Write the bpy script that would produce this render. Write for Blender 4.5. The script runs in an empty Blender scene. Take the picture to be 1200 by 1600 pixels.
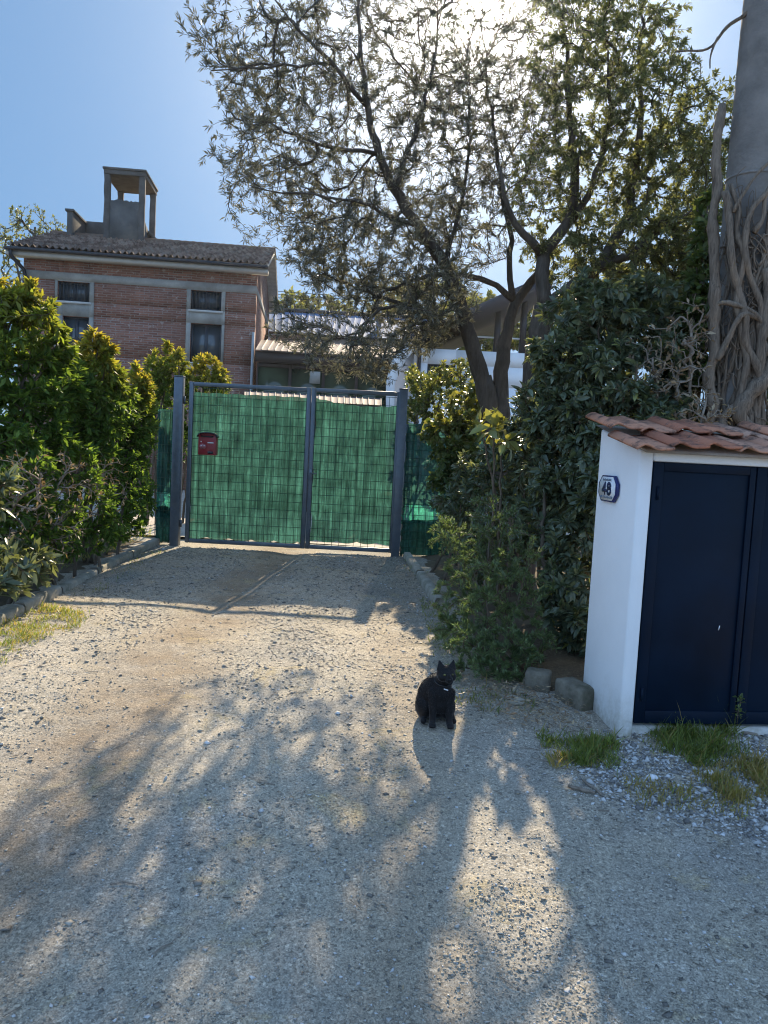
import bpy, math, random
import numpy as np
from mathutils import Vector, Matrix
rad = math.radians
random.seed(7)
RNG = np.random.default_rng(7)
SC = bpy.context.scene
COL = SC.collection

# ------------------------------------------------------------------ camera
CAM_Z = 1.40
PITCH, ROLL = rad(4.5), rad(2.95)
FPX = 1200.0
_f = np.array([0, math.cos(PITCH), -math.sin(PITCH)])
_r0 = np.array([1.0, 0, 0]); _u0 = np.array([0, math.sin(PITCH), math.cos(PITCH)])
_r = math.cos(ROLL) * _r0 + math.sin(ROLL) * _u0
_u = -math.sin(ROLL) * _r0 + math.cos(ROLL) * _u0
cam = bpy.data.cameras.new('camera')
cam.sensor_fit = 'VERTICAL'; cam.sensor_height = 32.0; cam.lens = 24.0
cam.clip_start = 0.05; cam.clip_end = 2000
camo = bpy.data.objects.new('camera', cam); COL.objects.link(camo)
M = Matrix.Identity(4)
for i in range(3):
    M[i][0] = _r[i]; M[i][1] = _u[i]; M[i][2] = -_f[i]
M[2][3] = CAM_Z
camo.matrix_world = M
SC.camera = camo

# ------------------------------------------------------------------ sky, sun, exposure
SUN_EL, SUN_AZ = rad(29.0), rad(4.6)         # azimuth from +Y towards +X
w = bpy.data.worlds.new('World'); SC.world = w; w.use_nodes = True
nt = w.node_tree; nt.nodes.clear()
sky = nt.nodes.new('ShaderNodeTexSky'); sky.sky_type = 'NISHITA'; sky.sun_disc = False
sky.sun_elevation = SUN_EL; sky.sun_rotation = SUN_AZ
sky.air_density = 1.0; sky.dust_density = 0.25; sky.ozone_density = 3.0; sky.altitude = 50
bg = nt.nodes.new('ShaderNodeBackground'); bg.inputs['Strength'].default_value = 0.15
wo = nt.nodes.new('ShaderNodeOutputWorld')
# hazy spring sky: the Nishita sky evened out, plus the bright aureole round the sun
SUN = np.array([math.sin(SUN_AZ) * math.cos(SUN_EL), math.cos(SUN_AZ) * math.cos(SUN_EL), math.sin(SUN_EL)])
gm = nt.nodes.new('ShaderNodeGamma'); gm.inputs[1].default_value = .25; nt.links.new(sky.outputs[0], gm.inputs[0])
tn = nt.nodes.new('ShaderNodeMix'); tn.data_type = 'RGBA'; tn.blend_type = 'MULTIPLY'; tn.inputs[0].default_value = 1
nt.links.new(gm.outputs[0], tn.inputs[6]); tn.inputs[7].default_value = (.345, .635, 1.02, 1)
tcw = nt.nodes.new('ShaderNodeTexCoord'); dt = nt.nodes.new('ShaderNodeVectorMath'); dt.operation = 'DOT_PRODUCT'
nt.links.new(tcw.outputs['Generated'], dt.inputs[0]); dt.inputs[1].default_value = tuple(SUN)
def _m(op, a, b):
    n = nt.nodes.new('ShaderNodeMath'); n.operation = op
    for k, v in enumerate((a, b)):
        if isinstance(v, (int, float)): n.inputs[k].default_value = v
        else: nt.links.new(v, n.inputs[k])
    return n.outputs[0]
d0 = _m('MAXIMUM', dt.outputs['Value'], 0.0)
au = _m('ADD', _m('ADD', _m('MULTIPLY', _m('POWER', d0, 5.0), .22), _m('MULTIPLY', _m('POWER', d0, 30.0), 1.4)), _m('ADD', _m('MULTIPLY', _m('POWER', d0, 160.0), 3.0), _m('MULTIPLY', _m('POWER', d0, 1600.0), 22.0)))
# added fill light: sky brightened away from the sun to lift the shade
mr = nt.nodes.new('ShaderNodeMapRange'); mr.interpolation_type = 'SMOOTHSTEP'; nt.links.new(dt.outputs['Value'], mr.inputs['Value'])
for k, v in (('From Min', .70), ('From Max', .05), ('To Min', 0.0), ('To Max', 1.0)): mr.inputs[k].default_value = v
sky_fill = nt.nodes.new('ShaderNodeMix'); sky_fill.data_type = 'RGBA'; sky_fill.blend_type = 'ADD'; sky_fill.clamp_result = False
nt.links.new(mr.outputs[0], sky_fill.inputs[0]); nt.links.new(tn.outputs[2], sky_fill.inputs[6]); sky_fill.inputs[7].default_value = (.80, 1.17, 1.85, 1)
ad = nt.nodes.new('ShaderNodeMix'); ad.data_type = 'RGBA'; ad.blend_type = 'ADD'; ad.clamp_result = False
nt.links.new(au, ad.inputs[0]); nt.links.new(sky_fill.outputs[2], ad.inputs[6]); ad.inputs[7].default_value = (1.0, .95, .86, 1)
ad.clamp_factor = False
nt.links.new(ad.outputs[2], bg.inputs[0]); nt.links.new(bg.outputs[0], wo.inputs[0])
sd = bpy.data.lights.new('sun', 'SUN'); sd.energy = 3.6; sd.angle = rad(0.55); sd.color = (1.0, 0.85, 0.62)
so = bpy.data.objects.new('sun', sd); COL.objects.link(so)
so.rotation_euler = Vector(SUN).to_track_quat('Z', 'Y').to_euler()
so.location = (0, 0, 20)
SC.view_settings.view_transform = 'Standard'; SC.view_settings.look = 'None'
SC.view_settings.exposure = 1.5; SC.view_settings.gamma = 1.0
SC.cycles.max_bounces = 8; SC.cycles.diffuse_bounces = 3; SC.cycles.transmission_bounces = 5
SC.cycles.transparent_max_bounces = 8; SC.cycles.use_denoising = True
SC.cycles.sample_clamp_indirect = 6.0
SC.cycles.filter_width = 1.1

# ------------------------------------------------------------------ picture -> place
CAMP = np.array([0, 0, CAM_Z])
def ray(px, py):
    return _f + _r * ((px - 600) / FPX) - _u * ((py - 800) / FPX)
def P(px, py, D):
    d = ray(px, py); return CAMP + d * (D / d[1])
def gz(x, y):
    """height of the ground: level at the gate, falling a little towards the road"""
    y = np.maximum(np.asarray(y, float), 1.2)
    return -0.088 * 0.35 * np.log1p(np.exp(np.clip((4.6 - y) / 0.35, -40, 40)))
def G(px, py):
    d = ray(px, py); t = 4.0
    for _ in range(40):
        p = CAMP + d * t
        t += 0.7 * (p[2] - float(gz(p[0], p[1]))) / max(0.05, -d[2])
    return CAMP + d * t
def onplane(px, py, o, n):
    d = ray(px, py); t = np.dot(np.asarray(o) - CAMP, n) / np.dot(d, n); return CAMP + d * t

# ------------------------------------------------------------------ value noise
_perm = np.random.default_rng(3).random((256, 256))
def vnoise(x, y):
    x = np.asarray(x, float); y = np.asarray(y, float)
    xi = np.floor(x).astype(int); yi = np.floor(y).astype(int)
    fx = x - xi; fy = y - yi; fx = fx * fx * (3 - 2 * fx); fy = fy * fy * (3 - 2 * fy)
    a = _perm[xi % 256, yi % 256]; b = _perm[(xi + 1) % 256, yi % 256]
    c = _perm[xi % 256, (yi + 1) % 256]; d = _perm[(xi + 1) % 256, (yi + 1) % 256]
    return (a * (1 - fx) + b * fx) * (1 - fy) + (c * (1 - fx) + d * fx) * fy - 0.5

# ------------------------------------------------------------------ mesh builder
def unit(v):
    v = np.asarray(v, float); return v / np.maximum(1e-9, np.linalg.norm(v, axis=-1, keepdims=True))
def offset_of(o):
    t = np.zeros(3)
    while o is not None:
        t += np.array(o.location); o = o.parent
    return t
class MB:
    def __init__(s):
        s.V = []; s.F = []; s.n = 0
    def add(s, V, F, m=0, a=0.5, b=0.0):
        V = np.asarray(V, float).reshape(-1, 3)
        F = np.asarray(F, int)
        nv = len(V)
        A = np.full(nv, a, float) if np.isscalar(a) else np.asarray(a, float)
        B = np.full(nv, b, float) if np.isscalar(b) else np.asarray(b, float)
        s.V.append((V, A, B)); s.F.append((F + s.n, m)); s.n += nv
    def box(s, lo, hi, m=0, a=0.5):
        lo = np.array(lo, float); hi = np.array(hi, float)
        s.obox(lo, (hi[0] - lo[0], 0, 0), (0, hi[1] - lo[1], 0), (0, 0, hi[2] - lo[2]), m, a)
    def obox(s, o, ex, ey, ez, m=0, a=0.5):
        o, ex, ey, ez = [np.array(q, float) for q in (o, ex, ey, ez)]
        if np.dot(np.cross(ex, ey), ez) < 0:
            o = o + ex; ex = -ex
        V = [o + i * ex + j * ey + k * ez for k in (0, 1) for j in (0, 1) for i in (0, 1)]
        F = [(0, 2, 3, 1), (4, 5, 7, 6), (0, 1, 5, 4), (2, 6, 7, 3), (0, 4, 6, 2), (1, 3, 7, 5)]
        s.add(V, F, m, a)
    def bar(s, p, q, wx, wz, up=(0, 0, 1), m=0):
        p = np.array(p, float); q = np.array(q, float); d = unit(q - p)
        sx = unit(np.cross(d, np.array(up, float))); sz = np.cross(sx, d)
        s.obox(p - sx * wx / 2 - sz * wz / 2, q - p, sx * wx, sz * wz, m)
    def tube(s, pts, radii, n=8, m=0, cap=True, a=0.5, rough=0.0):
        pts = np.asarray(pts, float); k = len(pts)
        radii = np.full(k, radii, float) if np.isscalar(radii) else np.asarray(radii, float)
        T = np.gradient(pts, axis=0); T = unit(T)
        ref = np.array([0.31, 0.9, 0.28]) if abs(T[0][1]) < .8 else np.array([1.0, 0.1, 0.2])
        X = unit(np.cross(T, ref)); Y = np.cross(T, X)
        ang = np.arange(n) * 2 * math.pi / n
        rr = radii[:, None] * (1 + (RNG.random((k, n)) - .5) * rough)
        V = pts[:, None, :] + rr[..., None] * (X[:, None, :] * np.cos(ang)[None, :, None] + Y[:, None, :] * np.sin(ang)[None, :, None])
        i = np.arange(k - 1)[:, None] * n; j = np.arange(n)[None, :]; j2 = (j + 1) % n
        F = np.stack([i + j, i + j2, i + n + j2, i + n + j], -1).reshape(-1, 4)
        s.add(V.reshape(-1, 3), F, m, a)
        if cap:
            b = s.n - k * n
            s.F.append((np.array([list(range(b + n - 1, b - 1, -1))]), m)); s.F.append((np.array([list(range(b + (k - 1) * n, b + k * n))]), m))
    def segs(s, A, B, ra, rb, n=5, m=0, a=0.5):
        A = np.asarray(A, float); B = np.asarray(B, float); T = unit(B - A)
        ref = np.where(np.abs(T[:, 2:3]) < .9, np.array([[0, 0, 1.0]]), np.array([[1.0, 0, 0]]))
        X = unit(np.cross(T, ref)); Y = np.cross(T, X)
        ang = np.arange(n) * 2 * math.pi / n
        C = X[:, None, :] * np.cos(ang)[None, :, None] + Y[:, None, :] * np.sin(ang)[None, :, None]
        V = np.concatenate([A[:, None, :] + C * ra[:, None, None], B[:, None, :] + C * rb[:, None, None]], 1)
        i = np.arange(len(A))[:, None] * 2 * n; j = np.arange(n)[None, :]; j2 = (j + 1) % n
        F = np.stack([i + j, i + n + j, i + n + j2, i + j2], -1).reshape(-1, 4)
        s.add(V.reshape(-1, 3), F, m, a)
    def prism(s, poly, o, ex, ey, ez, m=0):
        """polygon (2-D) in the frame o, ex, ey, pushed along ez"""
        o, ex, ey, ez = [np.array(q, float) for q in (o, ex, ey, ez)]
        pl = [o + ex * p[0] + ey * p[1] for p in poly]; n = len(pl)
        area = sum(poly[i][0] * poly[(i + 1) % n][1] - poly[(i + 1) % n][0] * poly[i][1] for i in range(n))
        if (area > 0) != (np.dot(np.cross(ex, ey), ez) > 0): pl = pl[::-1]
        V = pl + [p + ez for p in pl]; b = s.n
        s.add(V, [(i, (i + 1) % n, (i + 1) % n + n, i + n) for i in range(n)], m)
        s.F.append((np.array([list(range(b + n - 1, b - 1, -1))]), m)); s.F.append((np.array([list(range(b + n, b + 2 * n))]), m))
    def grid(s, X, m=0, flip=False, a=0.5, b=0.0):
        X = np.asarray(X, float); r, c = X.shape[:2]
        i = np.arange(r - 1)[:, None] * c; j = np.arange(c - 1)[None, :]
        F = np.stack([i + j, i + j + 1, i + c + j + 1, i + c + j], -1).reshape(-1, 4)
        if flip: F = F[:, ::-1]
        s.add(X.reshape(-1, 3), F, m, a, b)
    def leaves(s, pos, dr, nr, L, W, rnd, tint=0.0, simple=False, m=0, fold=.35, droop=.12):
        """pos,dr,nr (N,3): base, axis, normal; folded leaf shapes"""
        N = len(pos); dr = unit(dr); sd_ = unit(np.cross(dr, nr)); nr = np.cross(sd_, dr)
        L = np.asarray(L, float)[:, None]; W = np.asarray(W, float)[:, None] * .5
        tint = np.full(N, tint, float) if np.isscalar(tint) else tint
        tip = pos + dr * L - nr * L * droop
        if simple:
            c = pos + dr * L * .45
            V = np.stack([pos, c - sd_ * W + nr * W * fold, tip, c + sd_ * W + nr * W * fold], 1)
            F = np.array([[0, 1, 2], [0, 2, 3]]); k = 4
        else:
            c = pos + dr * L * .42; e = pos + dr * L * .75 - nr * L * droop * .5
            V = np.stack([pos, c - sd_ * W + nr * W * fold, c + nr * 0, c + sd_ * W + nr * W * fold,
                          e - sd_ * W * .68 + nr * W * fold * .5, e, e + sd_ * W * .68 + nr * W * fold * .5, tip], 1)
            F = None; k = 8
        base = np.arange(N)[:, None, None] * k
        A = np.repeat(rnd, k); B = np.repeat(tint, k)
        if simple:
            s.add(V.reshape(-1, 3), (F[None] + base).reshape(-1, 3), m, A, B)
        else:
            T = np.array([[0, 1, 2], [0, 2, 3], [4, 7, 5], [5, 7, 6]]); Q = np.array([[1, 4, 5, 2], [2, 5, 6, 3]])
            n0 = s.n
            s.add(V.reshape(-1, 3), (T[None] + base).reshape(-1, 3), m, A, B)
            s.F.append(((Q[None] + base).reshape(-1, 4) + n0, m))
    def build(s, name, mats, parent=None, smooth=False, bevel=0.0):
        me = bpy.data.meshes.new(name)
        V = np.concatenate([q[0] for q in s.V]); A = np.concatenate([q[1] for q in s.V]); B = np.concatenate([q[2] for q in s.V])
        V = V - offset_of(parent)
        me.vertices.add(len(V)); me.vertices.foreach_set('co', V.astype(np.float32).ravel())
        loops = np.concatenate([f.ravel() for f, m in s.F]).astype(np.int32)
        tot = np.concatenate([np.full(len(f), f.shape[1]) for f, m in s.F]).astype(np.int32)
        mi = np.concatenate([np.full(len(f), m) for f, m in s.F]).astype(np.int32)
        st = np.concatenate([[0], np.cumsum(tot)[:-1]]).astype(np.int32)
        me.loops.add(len(loops)); me.loops.foreach_set('vertex_index', loops)
        me.polygons.add(len(tot)); me.polygons.foreach_set('loop_start', st)
        me.polygons.foreach_set('material_index', mi)
        if smooth: me.polygons.foreach_set('use_smooth', np.ones(len(tot), bool))
        at = me.attributes.new('rnd', 'FLOAT', 'POINT'); at.data.foreach_set('value', A.astype(np.float32))
        at = me.attributes.new('tint', 'FLOAT', 'POINT'); at.data.foreach_set('value', B.astype(np.float32))
        me.update(calc_edges=True); me.validate()
        for mt in (mats if isinstance(mats, (list, tuple)) else [mats]): me.materials.append(mt)
        o = bpy.data.objects.new(name, me); COL.objects.link(o)
        if parent is not None: o.parent = parent
        if bevel:
            md = o.modifiers.new('bevel', 'BEVEL'); md.width = bevel; md.segments = 2; md.limit_method = 'ANGLE'; md.angle_limit = rad(35)
        return o
def tag(o, label=None, cat=None, group=None, kind=None):
    if label: o['label'] = label
    if cat: o['category'] = cat
    if group: o['group'] = group
    if kind: o['kind'] = kind
    return o
def thing(name, loc, label, cat, group=None):
    o = bpy.data.objects.new(name, None); o.empty_display_size = .2; COL.objects.link(o)
    o.location = tuple(float(q) for q in loc)
    return tag(o, label, cat, group)

# ------------------------------------------------------------------ materials
class NT:
    def __init__(s, name):
        s.m = bpy.data.materials.new(name); s.m.use_nodes = True; s.t = s.m.node_tree; s.t.nodes.clear()
        s.out = s.n('ShaderNodeOutputMaterial')
    def n(s, typ, **kw):
        nd = s.t.nodes.new(typ)
        for k, v in kw.items(): setattr(nd, k, v)
        return nd
    def l(s, a, b): s.t.links.new(a, b)
    def set(s, sock, v):
        if isinstance(v, bpy.types.NodeSocket): s.l(v, sock)
        elif isinstance(v, (tuple, list)) and len(v) == 3 and sock.type == 'RGBA': sock.default_value = (*v, 1)
        else: sock.default_value = v
    def coord(s, scale=(1, 1, 1), obj=True):
        tc = s.n('ShaderNodeTexCoord'); mp = s.n('ShaderNodeMapping'); s.l(tc.outputs['Object'], mp.inputs[0])
        mp.inputs['Scale'].default_value = scale; return mp.outputs[0]
    def noise(s, vec, scale, detail=4, rough=.55, dist=0.0):
        t = s.n('ShaderNodeTexNoise'); s.l(vec, t.inputs['Vector'])
        t.inputs['Scale'].default_value = scale; t.inputs['Detail'].default_value = detail
        t.inputs['Roughness'].default_value = rough; t.inputs['Distortion'].default_value = dist
        return t.outputs['Fac']
    def voro(s, vec, scale, feature='F1'):
        t = s.n('ShaderNodeTexVoronoi', feature=feature); s.l(vec, t.inputs['Vector']); t.inputs['Scale'].default_value = scale
        return t
    def ramp(s, fac, stops, interp='LINEAR'):
        r = s.n('ShaderNodeValToRGB'); r.color_ramp.interpolation = interp
        e = r.color_ramp.elements
        while len(e) < len(stops): e.new(.5)
        for q, (p, c) in zip(e, stops):
            q.position = p; q.color = (*c, 1) if isinstance(c, (tuple, list)) else (c, c, c, 1)
        s.l(fac, r.inputs[0]); return r.outputs[0]
    def mix(s, fac, a, b, typ='MIX'):
        x = s.n('ShaderNodeMix', data_type='RGBA', blend_type=typ)
        s.set(x.inputs[0], fac); s.set(x.inputs[6], a); s.set(x.inputs[7], b); return x.outputs[2]
    def math(s, op, a, b=None):
        x = s.n('ShaderNodeMath', operation=op); s.set(x.inputs[0], a)
        if b is not None: s.set(x.inputs[1], b)
        return x.outputs[0]
    def attr(s, name):
        a = s.n('ShaderNodeAttribute'); a.attribute_name = name; return a.outputs['Fac']
    def bump(s, h, strength=.3, dist=.02, prev=None):
        b = s.n('ShaderNodeBump'); b.inputs['Strength'].default_value = strength; b.inputs['Distance'].default_value = dist
        s.l(h, b.inputs['Height'])
        if prev is not None: s.l(prev, b.inputs['Normal'])
        return b.outputs[0]
    def bsdf(s, col, rough=.6, spec=.5, metal=0.0, normal=None, trans=0.0):
        p = s.n('ShaderNodeBsdfPrincipled'); s.set(p.inputs['Base Color'], col); s.set(p.inputs['Roughness'], rough)
        p.inputs['Metallic'].default_value = metal; p.inputs['Specular IOR Level'].default_value = spec
        p.inputs['Transmission Weight'].default_value = trans
        if normal is not None: s.l(normal, p.inputs['Normal'])
        return p.outputs[0]
    def done(s, sh): s.l(sh, s.out.inputs['Surface']); return s.m

def plain(name, col, rough=.5, spec=.5, metal=0.0, var=.12, scale=6.0, bump=0.0, bscale=60.0, dirt=None):
    t = NT(name); v = t.coord()
    n = t.noise(v, scale, 5, .6)
    c = t.mix(t.ramp(n, [(.3, 0.0), (.7, 1.0)]), tuple(q * (1 - var) for q in col), tuple(min(1, q * (1 + var)) for q in col))
    if dirt:
        d = t.ramp(t.noise(v, scale * .45, 6, .7), [(.5, 0.0), (.72, 1.0)]); c = t.mix(d, c, dirt)
    r = t.ramp(n, [(.2, max(0, rough - .08)), (.8, min(1, rough + .08))])
    nm = t.bump(t.noise(v, bscale, 4, .6), bump, .01) if bump else None
    return t.done(t.bsdf(c, r, spec, metal, nm))

def leafmat(name, c1, c2, tip=(.3, .25, .03), back=None, trans=.35, rough=.42, spec=.4, tcol=None):
    t = NT(name); a = t.attr('rnd')
    c = t.ramp(a, [(0.0, c1), (.75, c2), (1.0, tuple(q * 1.35 for q in c2))])
    c = t.mix(t.attr('tint'), c, tip)
    if back:
        g = t.n('ShaderNodeNewGeometry'); c = t.mix(t.math('MULTIPLY', g.outputs['Backfacing'], .8), c, back)
    tr = t.n('ShaderNodeBsdfTranslucent')
    gam = t.mix(1.0, c, tcol or (1.9, 1.75, .75), 'MULTIPLY'); t.l(gam, tr.inputs[0])
    ms = t.n('ShaderNodeMixShader'); ms.inputs[0].default_value = trans
    t.l(t.bsdf(c, rough, spec), ms.inputs[1]); t.l(tr.outputs[0], ms.inputs[2])
    return t.done(ms.outputs[0])

def barkmat(name, c1, c2, scale=(30, 30, 6)):
    t = NT(name); v = t.coord(scale); n = t.noise(v, 1.0, 6, .65, .6)
    v2 = t.coord(); n2 = t.noise(v2, 3.0, 3)
    c = t.mix(t.ramp(n, [(.3, 0.0), (.7, 1.0)]), c1, c2)
    c = t.mix(t.ramp(n2, [(.45, 0.0), (.75, .5)]), c, tuple(q * 1.4 for q in c2))
    return t.done(t.bsdf(c, .9, .2, 0, t.bump(n, .6, .01)))

# ================================================================== GROUND
def ground_mat():
    t = NT('gravel'); v = t.coord()
    vo = t.voro(v, 105.0); vo2 = t.voro(v, 210.0); vb = t.voro(v, 28.0)
    big = t.noise(v, .55, 5, .6, .4); mid = t.noise(v, 3.2, 5, .62); fine = t.noise(v, 260.0, 3, .7)
    dust = t.ramp(big, [(.38, (.30, .275, .235)), (.5, (.37, .325, .255)), (.66, (.44, .375, .285))])
    # wheel track: a brown band of bare earth wandering along the drive
    sp = t.n('ShaderNodeSeparateXYZ'); t.l(v, sp.inputs[0])
    wob = t.math('MULTIPLY', t.math('SUBTRACT', t.noise(v, .5, 3), .5), .9)
    xx = t.math('ADD', sp.outputs[0], wob)
    tr = t.ramp(t.math('ABSOLUTE', t.math('ADD', xx, 1.36)), [(.12, .9), (.5, 0.0)])
    tr2 = t.ramp(t.math('ABSOLUTE', t.math('ADD', xx, -.15)), [(.10, .45), (.36, 0.0)])
    trm = t.math('MULTIPLY', t.math('MAXIMUM', tr, tr2), t.ramp(mid, [(.3, .35), (.6, 1.0)]))
    c = t.mix(trm, dust, (.25, .19, .13))
    # straw-coloured dead grass bits up the middle
    st = t.ramp(t.noise(v, 2.1, 6, .75, .8), [(.56, 0.0), (.68, .7)])
    c = t.mix(st, c, (.40, .31, .16))
    # pale lime-dust patches
    pl = t.ramp(t.noise(v, 1.3, 6, .7, .3), [(.56, 0.0), (.72, .6)])
    c = t.mix(pl, c, (.44, .41, .36))
    # individual stones
    sv = t.n('ShaderNodeSeparateColor'); t.l(vo.outputs['Color'], sv.inputs[0])
    sc = t.ramp(sv.outputs[0], [(0, .5), (.16, .85), (.6, 1.0), (.88, 1.12), (.98, 1.6)])
    c = t.mix(t.ramp(mid, [(.3, .95), (.7, .45)]), c, t.mix(1.0, c, sc, 'MULTIPLY'))
    s2 = t.n('ShaderNodeSeparateColor'); t.l(vo2.outputs['Color'], s2.inputs[0])
    c = t.mix(.8, c, t.mix(1.0, c, t.ramp(s2.outputs[1], [(0, .55), (.5, 1.0), (1, 1.4)]), 'MULTIPLY'))
    c = t.mix(.4, c, t.mix(1.0, c, t.ramp(fine, [(.3, .5), (.7, 1.5)]), 'MULTIPLY'))
    h = t.math('ADD', t.math('MULTIPLY', t.ramp(vo.outputs['Distance'], [(0, 1.0), (.8, 0.0)]), .8), t.math('MULTIPLY', t.ramp(vo2.outputs['Distance'], [(0, 1.0), (.8, 0.0)]), .35))
    h = t.math('ADD', h, t.math('MULTIPLY', fine, .3))
    h2 = t.math('MULTIPLY', t.noise(v, 14.0, 5, .7), 1.0)
    nm = t.bump(h, .32, .003); nm = t.bump(h2, .4, .025, nm)
    return t.done(t.bsdf(c, .93, .12, 0, nm))
GRAVEL = ground_mat()

def earth_mat(name, ca, cb, cc):
    t = NT(name); v = t.coord()
    n = t.noise(v, 5.0, 6, .7); n2 = t.noise(v, 60.0, 4, .7)
    c = t.mix(t.ramp(n, [(.35, 0.0), (.65, 1.0)]), ca, cb)
    c = t.mix(t.ramp(n2, [(.5, 0.0), (.7, .8)]), c, cc)
    return t.done(t.bsdf(c, .95, .1, 0, t.bump(n2, .8, .02)))
EARTH = earth_mat('earth', (.10, .078, .055), (.17, .13, .085), (.23, .19, .12))
FIELD = earth_mat('field', (.09, .10, .04), (.15, .13, .06), (.2, .17, .09))
PAVE = plain('yard_paving', (.42, .36, .30), .85, .2, var=.2, scale=3)

def nonuni(a, b, fine0, fine1, df, dc):
    q = [a]
    while q[-1] < b:
        x = q[-1]; d = df if fine0 <= x <= fine1 else dc
        if x < fine0 and x + d > fine0: q.append(fine0)
        else: q.append(x + d)
    return np.array(q)
xs = nonuni(-14, 14, -4.2, 4.2, .03, .35); ys = nonuni(-7, 24, 1.2, 11.5, .035, .35)
X, Y = np.meshgrid(xs, ys)
def gdetail(x, y):
    d = .028 * vnoise(x * 1.1 + 5, y * .8) + .016 * vnoise(x * 4 + 9, y * 4) + .008 * vnoise(x * 14, y * 14)
    d = d - .02 * np.exp(-((x + 1.36 + .3 * vnoise(y * .5, y * 0)) / .22) ** 2) * (y > 0)
    return d
def gsurf(x, y): return gz(x, y) + gdetail(x, y)
mb = MB(); mb.grid(np.stack([X, Y, gsurf(X, Y)], -1))
tag(mb.build('gravel_driveway', GRAVEL, smooth=True), 'grey and tan gravel driveway running up to the green gate', 'driveway', kind='structure')
mb = MB()
fx = np.linspace(-300, 300, 41); FX, FY = np.meshgrid(fx, fx)
rr = np.hypot(FX, FY)
mb.grid(np.stack([FX, FY, -.55 + 0 * rr], -1))
tag(mb.build('ground', FIELD), 'rough green brown ground reaching to the horizon', 'ground', kind='structure')

# soil strips under the hedges, behind the kerbs
def strip(name, pts_in, pts_out, n, mat, lab, amp=.05):
    """sheet between two polylines (world x,y), bumpy, laid on the gravel"""
    A = np.array(pts_in, float); B = np.array(pts_out, float)
    tt = np.linspace(0, 1, n)
    def rs(Q):
        s = np.r_[0, np.cumsum(np.linalg.norm(np.diff(Q, axis=0), axis=1))]; s /= s[-1]
        return np.stack([np.interp(tt, s, Q[:, 0]), np.interp(tt, s, Q[:, 1])], -1)
    a, b = rs(A), rs(B); k = 24; u = np.linspace(0, 1, k)[None, :, None]
    XY = a[:, None] * (1 - u) + b[:, None] * u
    prof = np.minimum(1, np.minimum(u[..., 0] * 6, 10))
    Z = gsurf(XY[..., 0], XY[..., 1]) - .02 + (.055 + amp * (vnoise(XY[..., 0] * 5, XY[..., 1] * 5) + .5) + .04 * vnoise(XY[..., 0] * 17, XY[..., 1] * 17)) * prof
    m = MB(); m.grid(np.concatenate([XY, Z[..., None]], -1))
    return tag(m.build(name, mat, smooth=True), lab, 'soil', kind='structure')
KL0 = G(236, 853); KL1 = G(0, 972)
kdir = (KL1 - KL0)[:2] / np.linalg.norm((KL1 - KL0)[:2])
kl = [KL0[:2] - kdir * .4, KL1[:2] + kdir * 3.0]
strip('soil', kl, [(kl[0][0] - 6, kl[0][1]), (kl[1][0] - 6, kl[1][1])], 160, EARTH, 'dark earth and litter under the left hedge', .06)
KR = [G(640, 872), G(684, 932), G(705, 1000), G(742, 1062), G(838, 1088), G(905, 1112)]
kr = [q[:2] for q in KR] 
kr = [kr[0] + (-.05, 2.5)] + kr + [kr[-1] + (2.5, .2)]
strip('soil', kr, [(kr[0][0] + 5, kr[0][1]), (5, 9), (5, 8), (5, 7), (5, 6.5), (5, 6), (5, 5.6), (5, 5)], 160, EARTH, 'dark earth and litter under the right hedge', .06)
mb = MB(); yx, yy = np.meshgrid(np.linspace(-9, 12, 90), np.linspace(10.9, 24, 60))
mb.grid(np.stack([yx, yy, .012 + .02 * vnoise(yx, yy) + gsurf(yx, yy) * .0 + .02], -1))
tag(mb.build('yard', PAVE, smooth=True), 'pale yard behind the gate', 'yard', kind='structure')

# kerbs
CONC = plain('kerb_concrete', (.36, .33, .27), .9, .15, var=.25, scale=9, bump=.6, bscale=45, dirt=(.12, .12, .07))
def kerb(name, p, q, wid, hgt, label, group, lift=-.04):
    root = tag(None or thing(name, (*((np.array(p) + q) / 2), 0), label, 'kerb', group)) if False else None
    p = np.array(p, float); q = np.array(q, float)
    d = (q - p) / np.linalg.norm(q - p); n = np.array([-d[1], d[0]])
    m = MB(); k = 26; sec = [(-.5, 0), (-.5, .78), (-.36, 1.0), (.36, 1.0), (.5, .8), (.5, 0)]
    L = []
    for i in range(k):
        u = i / (k - 1); c = p + (q - p) * u
        base = float(gz(c[0], c[1])) + lift
        r = []
        for (a, b) in sec:
            j = (RNG.random(2) - .5) * .008
            r.append((*(c + n * wid * (a + j[0])), base + hgt * b + (j[1] + .006 * float(vnoise(c[0] * 9, c[1] * 9))) * (b > 0)))
        L.append(r)
    L = np.array(L); m.grid(L, flip=True)
    m.F.append((np.array([list(range(5, -1, -1))]), 0)); m.F.append((np.array([list(range((k - 1) * 6, k * 6))]), 0))
    o = m.build(name, CONC, smooth=False)
    return tag(o, label, 'kerb', group)
klen = np.linalg.norm(kl[1] - kl[0]); cuts = [0, 1.45, 2.75, 3.75, 4.55, 5.35, 6.3, klen]
kl_lab = ['mossy kerb stone at the foot of the left gate post', 'long low kerb stone in the shade below the hedge', 'kerb stone under the hedge where the gate shadow ends',
          'kerb stone with a gap at its end beside the grass patch', 'kerb stone leaning out by the grass at the left edge of the photo', 'kerb stone running out of the photo at lower left', 'last kerb stone beyond the left edge of the photo']
for i in range(len(cuts) - 1):
    s0, s1 = cuts[i] + .012, cuts[i + 1] - .012
    off = np.array([-kdir[1], kdir[0]]) * RNG.normal(0, .012)
    kerb('kerb_stone', kl[0] + kdir * s0 + off, kl[0] + kdir * s1 + off, .10, .095 + RNG.random() * .02, kl_lab[i], 'kerb stones along the left hedge')
a, b = G(636, 872)[:2], G(688, 948)[:2]
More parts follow.
